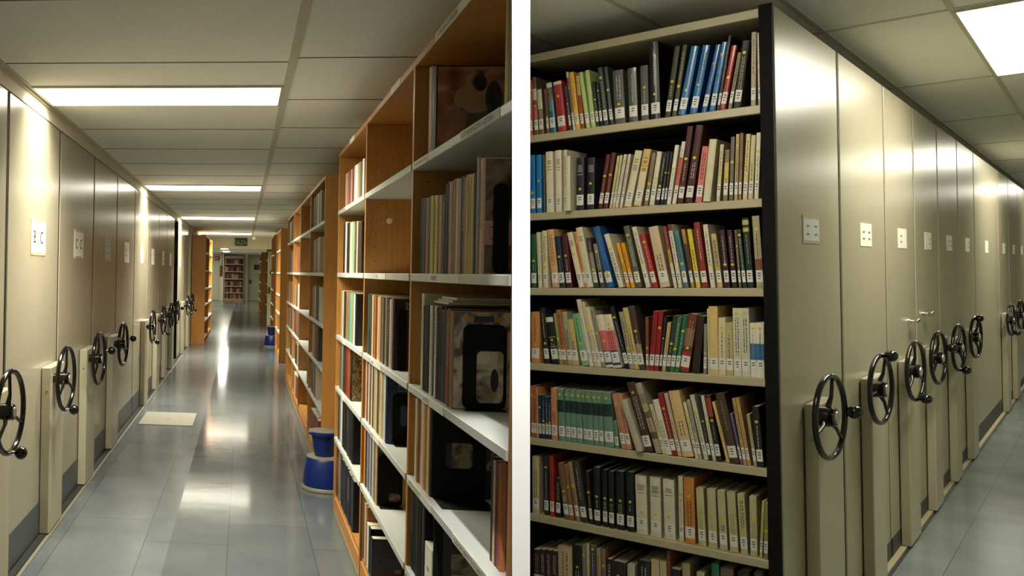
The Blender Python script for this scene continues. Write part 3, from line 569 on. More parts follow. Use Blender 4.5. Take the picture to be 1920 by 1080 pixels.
def layout(row, ri, yo, zs, shrink):
    out = []; prev = []; xmax = RX1 - .002
    for e in row:
        xb, w, dx, yt, hx = e[:5]
        px = 990 + xb / 4; py = 510
        for _ in range(4):                       # foot of the spine on the shelf under that image column
            p = hit('R', px, py, 1, RV); q = FR['R'] @ Vector((p.x, RV, zs)); py = PY - F * (q.z - EYE) / q.y
        if ri == 6: py = yo + yt / 4
        u0 = hit('R', px, py, 1, RV).x; u1 = hit('R', px + w / 4, py, 1, RV).x; top = hit('R', 990 + (xb + dx) / 4, yo + yt / 4, 1, RV)
        a = math.atan2(top.x - u0, top.z - zs) if dx else 0.0
        h = math.hypot(top.x - u0, top.z - zs) if dx else top.z - zs
        t = max(.005, (u1 - u0) * .965 * shrink * math.cos(a))
        lim = (RSH[ri - 1] - .036 if ri else 2.364) - zs
        while max(q[1] for q in corners(u0, zs, t, h, a)) > zs + lim - .004: h *= .985
        x = max(u0, RX0 + .004)
        for _ in range(12):
            P = corners(x, zs, t, h, a); ov = max([sep(Q, P) for Q in prev[-5:]] or [-9])
            if ov > -.0004: x += ov + .0005
            else: break
        if x - u0 > .012: t = max(.005, t - (x - u0 - .012) * .5); P = corners(x, zs, t, h, a)
        prev.append(P); out.append((x, P[0][1], t, h, a))
    over = max(q[0] for P in prev for q in P) - xmax
    return out, over
for ri, (yo, row) in enumerate(ROWS):
    zs = RSH[ri] + .0006; count = len(row)
    for k in range(12):
        lay, over = layout(row, ri, yo, zs, 1 - .02 * k)
        if over <= 0: break
    if over > 0:                                  # the last ones give way to the end panel
        lay = [(x - over, zf, t, h, a) for x, zf, t, h, a in lay]
    for bi, (e, (x, zf, t, h, a)) in enumerate(zip(row, lay)):
        hx = e[4]; op = dict(e[5]) if len(e) > 5 else {}
        if hx == '688c78' and 'bands' not in op: op['bands'] = ((.56, .79, '16302c'),); op.setdefault('dot', .9); op['title'] = 0
        dot = op.get('dot', rr.choice((.42, .5, .6, .72, .82, .36)) if rr.random() < .8 else 0)
        title = op.get('title', rr.choice((1, 1, 1, 2)) if sum(lin(hx)[:3]) > .35 else rr.choice((2, 3, 3)))
        dep = rr.uniform(.17, .23) * (1.1 if h > .25 else 1)
        o = make_book('library_book', 'R', t, dep, h, hx, gloss=op.get('gloss', rr.random() < .2), hard=op.get('hard', t > .035), bands=op.get('bands', ()), title=title, label=op.get('label', 1), dot=dot, rng=rr, lab=(.02, .062) if h > .13 else (.012, .045))
        yy = RV + .006 + rr.uniform(0, .006) + (.012 if ri >= 5 else 0) - op.get('out', 0)
        o.matrix_world = FR['R'] @ Matrix.Translation((x, yy, zf)) @ Matrix.Rotation(a, 4, 'Y')
        word = op.get('w') or colour_word(hx); lean = ' leaning' if abs(a) > .2 else ''
        wide = 'thick ' if t > .035 else 'thin ' if t < .013 else ''
        tag(o, '%s%s%s book, %s from steel end panel, %s of open bookcase' % (wide, word, lean, ordinal(count - bi), RNAME[ri]), 'book', 'library books on the %s of the open bookcase' % RNAME[ri])

# ================================================================== ORANGE BOOKCASES OF THE LONG AISLE
AU = 0.575                                    # front plane
ASH = [1.885, 1.505, 1.126, 0.812, 0.500]     # shelf tops
ABASE = 0.155
def bookcase(label, ups, u0, depth, top, shelf_rows, labels=(), clip=None, pins=False, side_from=None, group=None, uw=0.026):
    """bookcase along +y whose open front faces -x at u0; ups: y of its uprights' near faces"""
    t = thing('bookcase', label, 'bookcase', 'L', (u0, ups[0], 0), group)
    kw = dict(clip=(-1, FR['L'] @ Matrix.Translation((u0, ups[0], 0)))) if clip else {}
    y0 = ups[0]; y1 = ups[-1] + uw - y0
    for k, y in enumerate(ups):
        b = MB(); b.cbox(0, depth, y - y0, y - y0 + uw, 0.0, top - .0265, M_WOOD, .0015)
        if pins and k:
            for fx in (.05, depth - .06):
                z = .22
                while z < top - .1:
                    b.tube((fx, y - y0 + .0004, z), (fx, y - y0 - .0006, z), .0026, .0026, M_DARK, 6); z += .064
        b.build('upright', t, **kw)
    b = MB(); b.cbox(0, depth, 0, y1, top - .026, top, M_WOOD, .0015); b.build('top_panel', t, **kw)
    b = MB(); b.box(depth - .008, depth, uw + .001, y1 - uw - .001, .02, top - .027, M_WOODD); b.build('back_panel', t, **kw)
    for k in range(len(ups) - 1):
        a, c = ups[k] + uw + .001 - y0, ups[k + 1] - .001 - y0
        b = MB(); b.cbox(0.012, depth - .009, a, c, ABASE - .024, ABASE, M_WOOD, .0015); b.build('base_shelf', t, **kw)
        for z in shelf_rows:
            b = MB(); b.cbox(-.004, depth - .009, a, c, z - .026, z, M_WHITE, .002); s = b.build('shelf', t, **kw)
            for (kk, zz, at, ln, tx) in labels:
                if kk == k and abs(zz - z) < .02:
                    b = MB(); ya = at - y0; yb = ya - ln; x = -.0046
                    b.box(x - .0008, x + .0004, yb, ya, z - .025, z - .001, M_PAPER)
                    wd_ = glyphs(tx)[2]; h = min(.0135, ln * .9 / max(wd_, .1) * .69)
                    b.text(tx, (x - .0009, ya - ln * .05, z - .0135 - h / 2), (0, -1, 0), (0, 0, 1), h, M_INK); b.build('shelf_label', s, **kw)
    b = MB(); b.box(0.004, 0.022, 0.0, y1, 0.012, ABASE - .026, M_WOOD); b.box(0.0, 0.0035, 0.0, y1, 0.0, .05, M_TRIM); b.build('plinth', t, **kw)
    for (at, ln, tx) in [l[2:] for l in labels if l[0] == 'top']:
        b = MB(); ya = at - y0; b.box(-.001, .0004, ya - ln, ya, top - .026, top + .002, M_PAPER)
        if tx: h = min(.014, ln * .9 / glyphs(tx)[2] * .69); b.text(tx, (-.0012, ya - ln * .05, top - .012 - h / 2), (0, -1, 0), (0, 0, 1), h, M_INK)
        b.build('top_label', t, **kw)
    return t
AUP = [1.885, 3.015, 4.165, 5.335]
ATOP = 2.243
LABS = [('top', 0, 2.7, .5, 'CATALOGOS DE SUBASTAS'), ('top', 0, 3.5, .2, ''), ('top', 0, 4.83, .18, ''),
        (0, 1.885, 2.985, .22, 'INTERNATIONAL AUCTION'), (0, 1.885, 2.36, .36, 'ARTE INFORMACION Y GESTION'), (0, 1.505, 2.7, .36, 'FINARTE'), (0, 1.126, 2.79, .3, 'Sala RETIRO'),
        (0, .812, 2.99, .36, 'MARTIN VELAZQUEZ'), (0, .812, 2.36, .42, 'CASA DE SUBHASTES DE BARCELONA'),
        (1, 1.505, 3.79, .26, 'SEGRE'), (1, 1.126, 3.87, .27, 'SEGRE'), (1, .812, 3.87, .25, 'SUBASTAS'), (1, .5, 4.0, .22, ''),
        (2, 1.885, 5.03, .22, 'BALCLIS'), (2, 1.505, 4.98, .25, 'BALCLIS'), (2, 1.126, 5.05, .2, 'BALCLIS'), (2, .812, 5.03, .2, 'LAMAS')]
LABS = [l for l in LABS if l[-1] != '' or l[0] == 'top']
bookcase('long orange wooden bookcase with white shelves and auction catalogues beside the white partition', AUP, AU, .32, ATOP, ASH, LABS, clip=True, pins=True)
# small white cap on the far side of the empty bay
b = MB(); b.lathe([(.014, 0), (.014, .006), (.009, .009)], M_PAPER, n=20); o = b.build('screw_cap', fr='L', smooth=True)
p = hit('L', 730, 414, 1, AUP[2]); o.matrix_world = FR['L'] @ Matrix.Translation((p.x, AUP[2] - .0002, p.z)) @ Matrix.Rotation(PI / 2, 4, 'X')
tag(o, 'small white round cap on the bare inner side of the empty wooden bay', 'cap')

BAYN = ['bay beside white partition', 'bay with two empty shelves', 'bay beside blue step stool']
SHN = ['top shelf', 'second shelf down', 'third shelf down', 'fourth shelf down', 'fifth shelf down', 'bottom shelf']
rl = random.Random(23)
def zshelf(s): return ABASE if s >= len(ASH) else ASH[s]
counters = {}
def spine_row(bay, s, px0, px1, top0, top1, cols, n=None, lastcover=None, dep=.2, art_front=None, inset=.012, wmin=.004, name='auction_catalogue', kind='catalogue', marks=True, place=None, uu=None):
    """catalogues between two image columns on the front plane; tops at image rows top0..top1 (or heights when < 3)"""
    u = (uu or AU) + inset; zs = zshelf(s) + .0006; va = hit('L', px0, 510, 0, u).y; vb = hit('L', px1, 510, 0, u).y
    if place is None: va = min(va, AUP[bay + 1] - .0025); vb = max(vb, AUP[bay] + .029)
    n = n or len(cols); ws = [rl.uniform(.75, 1.25) for _ in range(n)]; tot = sum(ws); v = va; lim = (ASH[s - 1] - .027 if 0 < s <= len(ASH) else ATOP - .027) - zs
    for k in range(n):
        w = (va - vb) * ws[k] / tot; f = (k + .5) / n
        if top0 < 3: h = top0 + (top1 - top0) * f
        else: h = hit('L', px0 + (px1 - px0) * f, top0 + (top1 - top0) * f, 0, u).z - zs
        h = min(h + rl.uniform(-.004, .004), lim - .004); hx = cols[k % len(cols)] if n == len(cols) else rl.choice(cols)
        t = w - .0006; near = v - w
        d = min(dep * rl.uniform(.96, 1.0), slab_limit('L', near, 1.2) - u - .012)
        last = k == n - 1
        o = make_book(name, 'L', t, max(.01, d), h, hx, gloss=2, title=(rl.choice((1, 2, 3)) if marks and t > .009 and rl.random() < .5 else 0), label=False, dot=None, front=None, rng=rl)
        # the spine looks towards -x and the first cover towards -y
        o.matrix_world = FR['L'] @ Matrix.Translation((u + rl.uniform(0, .004), near, zs)) @ Matrix.Rotation(-PI / 2, 4, 'Z') @ Matrix.Translation((-t, 0, 0))
        key = (place or bay, s, kind); counters[key] = counters.get(key, 0) + 1
        pl = place or BAYN[bay]
        tag(o, '%s %s, %s from far upright, %s, %s' % (colour_word(hx), kind, ordinal(counters[key]), SHN[s], pl), kind, '%ss on the %s of the %s' % (kind, SHN[s], pl))
        if last and lastcover:
            b = MB(); lastcover(b, t, d, h); b.build('front_cover', o)
        v -= w
    return va, vb
def bookend(px, s, pxr, ytop, label, win=None, foot=.1, vplane=None, depth=None):
    """black plate facing the viewer with a rounded window; image columns px..pxr on the plane y = vplane"""
    zs = zshelf(s) + .0006; v = vplane; a = hit('L', px, 510, 1, v).x; c = min(hit('L', pxr, 510, 1, v).x, slab_limit('L', v, 1.2) - .014); zt = min(hit('L', px, ytop, 1, v).z, (ASH[s - 1] - .03) if s else 9)
    def rrect(x0, x1, z0, z1, r, n=6):
        r = min(r, (x1 - x0) * .45, (z1 - z0) * .45); out = []
        for cx, cz, q in ((x1 - r, z1 - r, 0), (x0 + r, z1 - r, 1), (x0 + r, z0 + r, 2), (x1 - r, z0 + r, 3)):
            for k in range(n + 1): an = PI / 2 * (q + k / n); out.append((cx + r * math.cos(an), cz + r * math.sin(an)))
        return out
    W = c - a; H = zt - zs; out = rrect(0, W, .001, H, .02); b = MB(); th = .0018
    if win:
        w0 = hit('L', win[0], win[1], 1, v); w1 = hit('L', win[2], win[3], 1, v)
        inn = rrect(w0.x - a, min(w1.x - a, W - .008), w1.z - zs, min(w0.z - zs, H - .01), .014); m = len(out)
        for y, flip in ((-th, 0), (0, 1)):
            vs = [(x, y, z) for x, z in out] + [(x, y, z) for x, z in inn]
            fs = [(k, (k + 1) % m, m + (k + 1) % m, m + k) for k in range(m)]; b.add(vs, [tuple(reversed(f)) if not flip else f for f in fs], M_BE)
        vs = [(x, -th, z) for x, z in inn] + [(x, 0, z) for x, z in inn]; b.add(vs, [(k, (k + 1) % m, m + (k + 1) % m, m + k) for k in range(m)], M_BE)
    else:
        m = len(out)
        for y in (-th, 0): b.add([(x, y, z) for x, z in out], [tuple(range(m)) if y else tuple(reversed(range(m)))], M_BE)
    vs = [(x, -th, z) for x, z in out] + [(x, 0, z) for x, z in out]; b.add(vs, [(k, (k + 1) % m, m + (k + 1) % m, m + k) for k in range(m)], M_BE)
    t = thing('bookend', label, 'bookend', 'L', (a, v, zs), 'black metal bookends'); b.build('plate', t)
    b = MB(); b.box(.004, W - .004, -foot, -th - .0002, 0, .0016, M_BE); b.build('foot', t)
    return t
M_BE = mat('bookend_black', '070606', rough=0.65, spec=0.2)
def flat(b, x0, x1, z0, z1, mt, t, lift=.0006):
    """patch on the first cover, x from the spine inwards; the cover lies at local x = t"""
    b.box(t + .0001, t + lift, x0, x1, z0, z1, mt)
def ctext(b, s, x, z, h, mt, t): b.text(s, (t + .0007, x, z), (0, 1, 0), (0, 0, 1), h, mt)
A1 = art('cover_orange', ['3a1c10', '6a3018', '9a5a38', 'b08a68', '241812'], 7)
A2 = art('cover_stone', ['141210', '2a2622', '8a7458', '1a1614'], 8)
A3 = art('cover_painting', ['a08058', 'c8b090', 'b8a890', '6a5458', '463c44', 'd0c4a8'], 13)
A4 = art('cover_landscape', ['c0b49a', 'd0c4aa', '9a8a70', '4a4038'], 16)
A5 = art('cover_photo', ['14110e', '3a3024', '8a7858', '241e18'], 22)
A6 = art('cover_navy', ['10203a', '1a3a5c', '0c1626'], 6)
PINK = hexmat('c09488'); GREYC = hexmat('4a4644')
# --- bay beside the partition
def cv_fig(b, t, d, h):
    flat(b, .004, d - .004, .004, h - .004, A1, t); flat(b, d * .42, d * .95, .005, h * .52, GREYC, t, .0009); ctext(b, 'Masters Art', d * .12, h * .9, .012, M_INK, t)
    m = len(b.v); n = 28
    for (cx, cz, rx, rz, mt_) in ((.55, .62, .3, .17, hexmat('9a7a5c')), (.62, .8, .1, .1, hexmat('1c1410')), (.82, .62, .12, .2, hexmat('2a3038')), (.3, .42, .16, .1, hexmat('8a6048'))):
        b.add([(t + .0010, d * (cx + rx * math.cos(2 * PI * k / n)), h * (cz + rz * math.sin(2 * PI * k / n))) for k in range(n)], [tuple(range(n))], mt_)
spine_row(0, 0, 798, 810, 137, 133, ['b08878', '20242c'], lastcover=cv_fig, dep=.22)
spine_row(0, 0, 939, 960, .345, .345, ['d8c878', 'b09a5a', '8a8a80', 'c8c8c0', '3a3430', 'b8b8b4'], dep=.2, inset=.02)
spine_row(0, 1, 787, 833, 372, 366, ['1a2030', '5a3a30', '1c3a6a', 'c07828', '2a3a4a', '4a5a48', 'd0c860', '3a3a30', 'e0c870', '7a5a48', 'c0a078', '2a2a38', '1c2c50'])
spine_row(0, 1, 833, 889, 345, 324, ['2a2430', '7a4a4a', 'd8d0b0', 'a89878', '8a7a60', 'b0603a', 'd0c8a8', '9aa094', '5a2a2a', '7a3a40', 'a08878', 'c0a870', 'd0a840', 'b8b890', '3a3a30'], dep=.21)
def cv_stone(b, t, d, h):
    flat(b, .003, d - .003, .003, h - .003, A2, t); flat(b, .003, d - .003, h * .25, h * .46, PINK, t, .0009)
    for z in (h * .30, h * .40): flat(b, d * .2, d * .8, z, z + .002, M_INK, t, .0012)
    flat(b, d * .2, d * .21, h * .30, h * .40, M_INK, t, .0012)
va, vb = spine_row(0, 1, 889, 903, 300, 296, ['8a7a6a', 'd0a898'], lastcover=cv_stone, dep=.22)
bookend(923, 1, 952, 343, 'black bookend with plate before the pink banded cover', None, foot=.05, vplane=vb - .004)
spine_row(0, 2, 791, 795, 552, 553, ['d0ccb8'], dep=.23)
def cv_arch(b, t, d, h):
    flat(b, .002, d - .002, .002, h - .002, A3, t); flat(b, .03, d - .02, h * .9, h * .95, hexmat('b07a40'), t, .0009); flat(b, d * .35, d * .7, h * .895, h * .955, hexmat('2a2c3c'), t, .0012)
    n = 28; b.add([(t + .001, d * .62 + d * .33 * math.cos(2 * PI * k / n), h * .42 + h * .42 * math.sin(2 * PI * k / n)) for k in range(n)], [tuple(range(n))], A4)
    b.add([(t + .0014, d * .72 + d * .07 * math.cos(2 * PI * k / n), h * .3 + h * .12 * math.sin(2 * PI * k / n)) for k in range(n)], [tuple(range(n))], hexmat('1c1a1a'))
va, vb = spine_row(0, 2, 795, 851, 571, 582, ['161514', '161514', '1a1818', '161514', 'd8d0c0', '3c2422', 'd4dcdc', '3a2024', '2a2022', '2a4a58', '2a2028', '9a4838', '7a5040', '94744c'], lastcover=cv_arch, dep=.2)
bookend(871, 2, 953, 608, 'black bookend whose rounded window shows a pale painting with dark figure', (894, 658, 950, 757), foot=.03, vplane=vb - .004)
for k, (hx, z) in enumerate((('b8a890', 0), ('8a7a68', 1), ('d0c8b4', 2))):   # catalogues lying on the row
    b = MB(); d0 = .2 - .015 * k; b.box(0, d0, 0, .19, 0, .006, M_GLOSS); o = b.build('auction_catalogue'); o.color = lin(hx)
    b = MB(); b.box(.001, d0 - .001, -.0004, .1, .0012, .0048, M_PAGES); b.build('pages', o)
    tt = hit('L', 818, 572, 0, AU + .012).z; o.matrix_world = FR['L'] @ Matrix.Translation((AU + .02 + .012 * k, 2.56, ASH[2] + .29 + .0066 * k))
    tag(o, '%s catalogue lying flat on the row, %s of three, third shelf down beside white partition' % (colour_word(hx), ('lowest', 'middle', 'topmost')[k]), 'catalogue', 'catalogues lying flat')
def cv_black(b, t, d, h):
    flat(b, .003, d - .003, .003, h - .003, hexmat('100e0d'), t); flat(b, d * .3, d * .92, h * .32, h * .72, A5, t, .0009); ctext(b, 'ARTE Y COLECCION', d * .3, h * .15, .007, M_TW, t)
va, vb = spine_row(0, 3, 784, 814, .275, .275, ['d8c8a0', '8a6a4a', 'b07040', 'e0d8c8', 'c89058', '8a6a4a', 'e0c890', '181512'], lastcover=cv_black, dep=.21)
bookend(816, 3, 918, 770, 'black bookend with window on the shelf lettered for Velazquez', (836, 830, 887, 880), foot=.13, vplane=vb - .004)
va, vb = spine_row(0, 3, 926, 947, .25, .25, ['3a2018', 'd8b898', '6a3a28', '8a5a48', 'b06a48'], dep=.12, inset=.03)
va, vb = spine_row(0, 4, 777, 806, .285, .28, ['161414', '1a1817', '141312', '1a1817', '181616', '141312', '1a1817', '161414'], dep=.2)
v_ = hit('L', 820.5, 510, 0, AU + .012).y; w_ = vb - v_ - .003; b = MB(); b.cbox(0, .12, 0, w_, 0, .16, M_PAPER, .002); b.lathe([(.007, 0), (.007, .004)], M_GOLD, (-.0035, w_ / 2, .09), 12, 'x')
o = b.build('card_box', fr='L', loc=(AU + .012, v_ + .001, ASH[4] + .0006)); tag(o, 'narrow white card box with a small knob between black catalogues, fifth shelf down', 'box')
def cv_alcala(b, t, d, h):
    flat(b, .003, d - .003, .003, h - .003, hexmat('0e0d0c'), t); flat(b, d * .2, d * .85, h * .32, h * .62, A5, t, .0009); flat(b, d * .2, d * .85, h * .32, h * .4, hexmat('8a8270'), t, .0011); ctext(b, 'ALCALA', d * .28, h * .2, .022, M_TW, t)
va, vb = spine_row(0, 4, 821, 829, .275, .275, ['141210', '141210'], lastcover=cv_alcala, dep=.2)
bookend(822, 4, 840, 930, 'black bookend upright at the dark cover lettered ALCALA', None, foot=.03, vplane=vb - .004)
# --- bay with two empty shelves
def cv_sub(bg, txts):
    def f(b, t, d, h):
        flat(b, .002, d - .002, .002, h - .002, bg, t)
        for k, s in enumerate(txts): ctext(b, s, d * .2, h * (.9 - .055 * k), .014, M_TW, t)
        flat(b, d * .2, d * .9, h * (.9 - .055 * len(txts)), h * (.9 - .055 * len(txts)) + .0015, M_TW, t, .0012)
    return f
va, vb = spine_row(1, 2, 692, 740, 552, 561, ['4a5248', '3a4440', '3a4440', 'd8c890', '8a4a28', 'c0703a', '7a3a28', 'e0c890', 'c8a868', '6a4a4a', '8a6a60', '3a3a2a', 'd8d890', '5a4a4a', '2a2420', 'c8a8a0', '9a8078', '100e0e'], lastcover=cv_sub(hexmat('0e0d0d'), ['SUBASTA', 'ARTES']), dep=.21)
bookend(748, 2, 765, 580, 'black bookend in front of the black cover lettered SUBASTA ARTES', None, foot=.03, vplane=vb - .004)
va, vb = spine_row(1, 3, 689, 729, .275, .275, ['c8a080', '3a3028', 'd8c8b0', '7a5a48', 'e0d0b0', '2a3430', 'b0a080', 'd0b880', '3a3a40', '8a6a50', 'd8c890', 'b8a890', 'd0d0c8', '14243c'], lastcover=cv_sub(A6, ['SUBASTA', 'PINTURA']), dep=.21)
bookend(741, 3, 772, 737, 'black bookend with window in front of the navy cover lettered PINTURA', (751, 760, 772, 800), foot=.06, vplane=vb - .004)
def cv_gold(b, t, d, h): flat(b, .002, d * .5, .002, h - .002, art('cover_gilt', ['14110d', '8a6a34', '241c14', 'b89858'], 30), t)
va, vb = spine_row(1, 4, 687, 713, .275, .27, ['c88830', '3a2a24', '8a8a98', '5a5a6a', 'a8a8b0', '2a2830', 'b8b0a0', '6a6070', 'c0a060'], lastcover=cv_gold, dep=.2)
bookend(716, 4, 762, 852, 'black bookend on the fifth shelf down below the navy cover', (729, 925, 757, 942), foot=.05, vplane=vb - .004)
spine_row(1, 5, 686, 697, .28, .27, ['6a5430', '8a6a40', 'c8b090', 'a07048'], dep=.2)
va, vb = spine_row(1, 5, 697, 704, .2, .2, ['d8d4c4', '1c1a18'], dep=.2)
def cv_blue(b, t, d, h): flat(b, .002, d - .002, .002, h - .002, A6, t); flat(b, d * .3, d * .95, h * .3, h * .55, hexmat('1c4a6c'), t, .0009); flat(b, d * .62, d * .8, h * .2, h * .3, hexmat('7a8894'), t, .0010)
va, vb = spine_row(1, 5, 704, 707, .185, .185, ['16304c'], lastcover=cv_blue, dep=.16, inset=.006)
# --- bay beside the step stool
spine_row(2, 0, 645, 679, 330, 301, ['d0b0a0', 'a87868', '8a5040', 'c89080', '6a3a30', 'b8b8b0', 'd8d4c8', 'b0a080', '8a7a60', '5a5048', 'c8c8c0'])
spine_row(2, 1, 642, 676, 418, 416, ['3a1a1a', '1a1818', 'e0dcd0', '2a2a24', '3a3a30', 'd0c8a8', 'a8b088', '8aa890', '5a4a38', 'b8c0a0', '4a3828', '3a3028'])
def cv_dk(b, t, d, h): flat(b, .002, d - .002, .002, h - .002, hexmat('121010'), t)
spine_row(2, 2, 641, 670, 545, 551, ['b0a070', 'd8c8a0', '2c3c48', '26323c', 'a87850', '9a7048', '4a8a78', '78a890', '8a9a68', 'e0e0dc', '120f0f'], lastcover=cv_dk)
spine_row(2, 3, 640, 662, .28, .28, ['5a5a48', '8a8a80', '3a3430', '4a1a14', '7a3018', '8a3a20', '9a4420', '1a1512'], lastcover=cv_gold)
spine_row(2, 4, 638, 668, .28, .275, ['3a3a3a', '8a8880', 'd8d8d4', '161616', '1c1c1c', '141414', '242628', '161616', '121214'])
spine_row(2, 5, 634, 644, .28, .28, ['4a2a20', '58342a', '4a2a20', '8a7a64'])
spine_row(2, 5, 646, 670, .27, .26, ['20222c', '1c1e26', '24262e', '1a1c26', '20222c', '1c1e26', '22242c', '2a2a30'])

# --- second orange bookcase, behind the step stool
BUP = [6.235, 7.552, 8.876, 10.092, 11.45]
bookcase('second orange bookcase, standing behind the nearer blue step stool', BUP, AU, .32, 2.212, ASH, [('top', 0, 6.85, .22, ''), ('top', 0, 8.0, .2, '')], pins=True)
BN = ['first bay past step stool', 'second bay past step stool', 'third bay past step stool', 'fourth bay past step stool']
pal = ['8a5040', 'b8a890', '3a3430', '6a4a38', 'd0c8b0', '5a5048', '9a8a70', '2a2624', '7a3a28', 'a89878', 'c0b8a0', '48505a']
def pxu(v, u=AU + .012): q = FR['L'] @ Vector((u, v, 1.5)); return PX + F * q.x / q.y
def far_row(bay, s, v_far, v_near, n, h0, cols=None, place=None, ups=None, name='journal_volume', dep=.2):
    cols = cols or pal; spine_row(bay, s, pxu(v_far), pxu(v_near), h0, h0 + .01, [rl.choice(cols) for _ in range(n)], name=name, kind='journal', place=place, dep=dep)
spec = [(0, 0, 1.12, .45, 6, .25), (0, 1, 1.1, .5, 6, .27), (0, 2, 1.12, .4, 6, .26), (0, 3, 1.05, .5, 5, .26), (0, 4, 1.1, .6, 5, .25), (0, 5, 1.1, .4, 4, .2),
        (1, 0, .18, .03, 2, .26), (1, 1, .18, .03, 2, .27), (1, 4, .3, .05, 3, .2),
        (2, 0, .3, .03, 2, .28), (2, 1, .7, .1, 4, .27), (2, 2, .9, .2, 5, .25), (2, 3, 1.0, .2, 4, .25), (2, 4, .8, .1, 4, .22), (2, 5, 1.0, .3, 4, .22),
        (3, 0, 1.1, .3, 5, .26), (3, 1, .9, .1, 4, .25), (3, 2, 1.0, .2, 4, .26), (3, 3, 1.1, .2, 4, .24), (3, 4, .6, .1, 3, .22)]
for (k, s, a, c, n, h) in spec:
    far_row(k, s, BUP[k] + .03 + a, BUP[k] + .03 + c, n, h, place=BN[k], cols=['d8ceb4', 'c8bc9c'] if k == 1 and s < 2 else None)
# further bookcases along the same side
bookcase('third orange bookcase, seen end on past the second one', [14.28, 15.2, 16.1], AU + .028, .3, 2.235, ASH)
bookcase('fourth orange bookcase, end on, in front of the door with a round window', [18.1, 19.0, 19.9], AU + .057, .3, 2.30, ASH)
# orange bookcase across the aisle, at the end of the mobile units; its open side faces +x
def small_case(label, u0, u1, ys, top, zs, face=1, white=M_WHITE):
    t = thing('bookcase', label, 'bookcase', 'L', (u0, ys[0], 0)); w = u1 - u0; y0 = ys[0]
    for y in ys: b = MB(); b.cbox(0, w, y - y0, y - y0 + .03, 0, top - .031, M_WOOD, .002); b.build('upright', t)
    b = MB(); b.cbox(0, w, 0, ys[-1] - y0 + .03, top - .03, top, M_WOOD, .002); b.build('top_panel', t)
    x0 = 0 if face > 0 else w - .01
    b = MB(); b.box(x0, x0 + .01, .031, ys[-1] - y0 - .001, .02, top - .032, M_WOODD); b.build('back_panel', t)
    for k in range(len(ys) - 1):
        for z in zs: b = MB(); b.cbox(.012 if face > 0 else -.004, w + .004 if face > 0 else w - .012, ys[k] - y0 + .031, ys[k + 1] - y0 - .001, z - .028, z, white, .002); b.build('shelf', t)
        b = MB(); b.box(.012, w - .012, ys[k] - y0 + .031, ys[k + 1] - y0 - .001, .06, .1, M_WOOD); b.build('base_shelf', t)
    return t
small_case('tall orange wooden bookcase at the end of the beige mobile units', -1.065, -.785, [17.6, 19.4, 21.3], 2.25, [1.9, 1.52, 1.14, .8, .47])
small_case('orange bookcase in the far hall beside the door with the dark sign', .60, .9, [30.0, 32.0, 34.0], 2.2, [1.9, 1.52, 1.14, .8, .47], -1)
small_case('orange bookcase in the hall just before the one beside the far door', .73, 1.0, [27.0, 28.2], 2.25, [1.9, 1.52, 1.14, .8, .47], -1)

# ================================================================== STEP STOOLS AND FLOOR HATCH
def stool(label, u, v):
    t = thing('step_stool', label, 'step stool', 'L', (u, v, 0), 'blue round step stools')
    b = MB(); b.lathe([(.158, .012), (.163, .05), (.143, .212), (.137, .22)], M_BLUE, n=48); b.build('base_drum', t, smooth=True)
    b = MB(); b.lathe([(.1635, .0), (.169, .004), (.169, .02), (.1635, .027)], M_TRIM, n=48); b.build('base_ring', t, smooth=True)
    b = MB(); b.lathe([(.139, .2205), (.139, .226), (.133, .228)], M_RUB, n=48); b.build('lower_tread', t, smooth=True)
    b = MB(); b.lathe([(.062, .2285), (.066, .24), (.088, .374), (.108, .378), (.110, .396), (.105, .4)], M_BLUE, (-.02, 0, 0), n=48); b.build('upper_step', t, smooth=True)
    b = MB(); b.lathe([(.104, .4005), (.104, .405), (.098, .407)], M_RUB, (-.02, 0, 0), n=48); b.build('top_tread', t, smooth=True)
stool('round blue two-tier step stool in the gap between the orange bookcases', .60, 6.058)
stool('distant blue step stool on the floor beyond the second orange bookcase', .60, 17.45)
b = MB(); b.cbox(-.265, .265, -.37, .37, 0.0004, .006, mat('hatch', '949183', rough=.45), .002); b.lathe([(.02, .006), (.02, .0075)], M_RAIL, (0, 0, 0), 16)
o = b.build('floor_hatch', fr='L', loc=(-.73, 8.62, 0)); tag(o, 'pale rectangular hatch plate on the blue-grey floor beside the beige units', 'floor hatch')

# ================================================================== FAR HALL
VF = 23.1
b = MB(); b.box(-1.16, .99, VF, VF + .2, 2.12, WL + .05, M_WALL); struct(b.build('wall_header', fr='L'))
b = MB(); b.box(-4.5, 1.05, VF + .2, 45.2, 2.42, 2.48, M_CEIL); struct(b.build('ceiling', fr='L'))
wall('wall_far', 'L', -4.5, 1.6, 45.0, 45.1, 0, 2.42, M_HALL); wall('wall_left', 'L', -4.5, -4.42, 23.2, 45, 0, 2.42, M_HALL); wall('wall_left', 'L', -4.42, -1.16, 23.12, 23.2, 0, 2.42, M_HALL)
b = MB(); b.box(-1.22, -1.03, 44.2, 44.99, 0, 2.42, M_WALL); struct(b.build('wall_pillar', fr='L'))
b = MB(); b.box(.02, .22, 44.5, 44.99, 0, 2.42, M_WALL); struct(b.build('wall_pillar', fr='L'))
b = MB(); b.box(-4.4, -2.41, 23.2, 44.99, -.06, 0.0, M_FL); struct(b.build('floor', fr='L'))
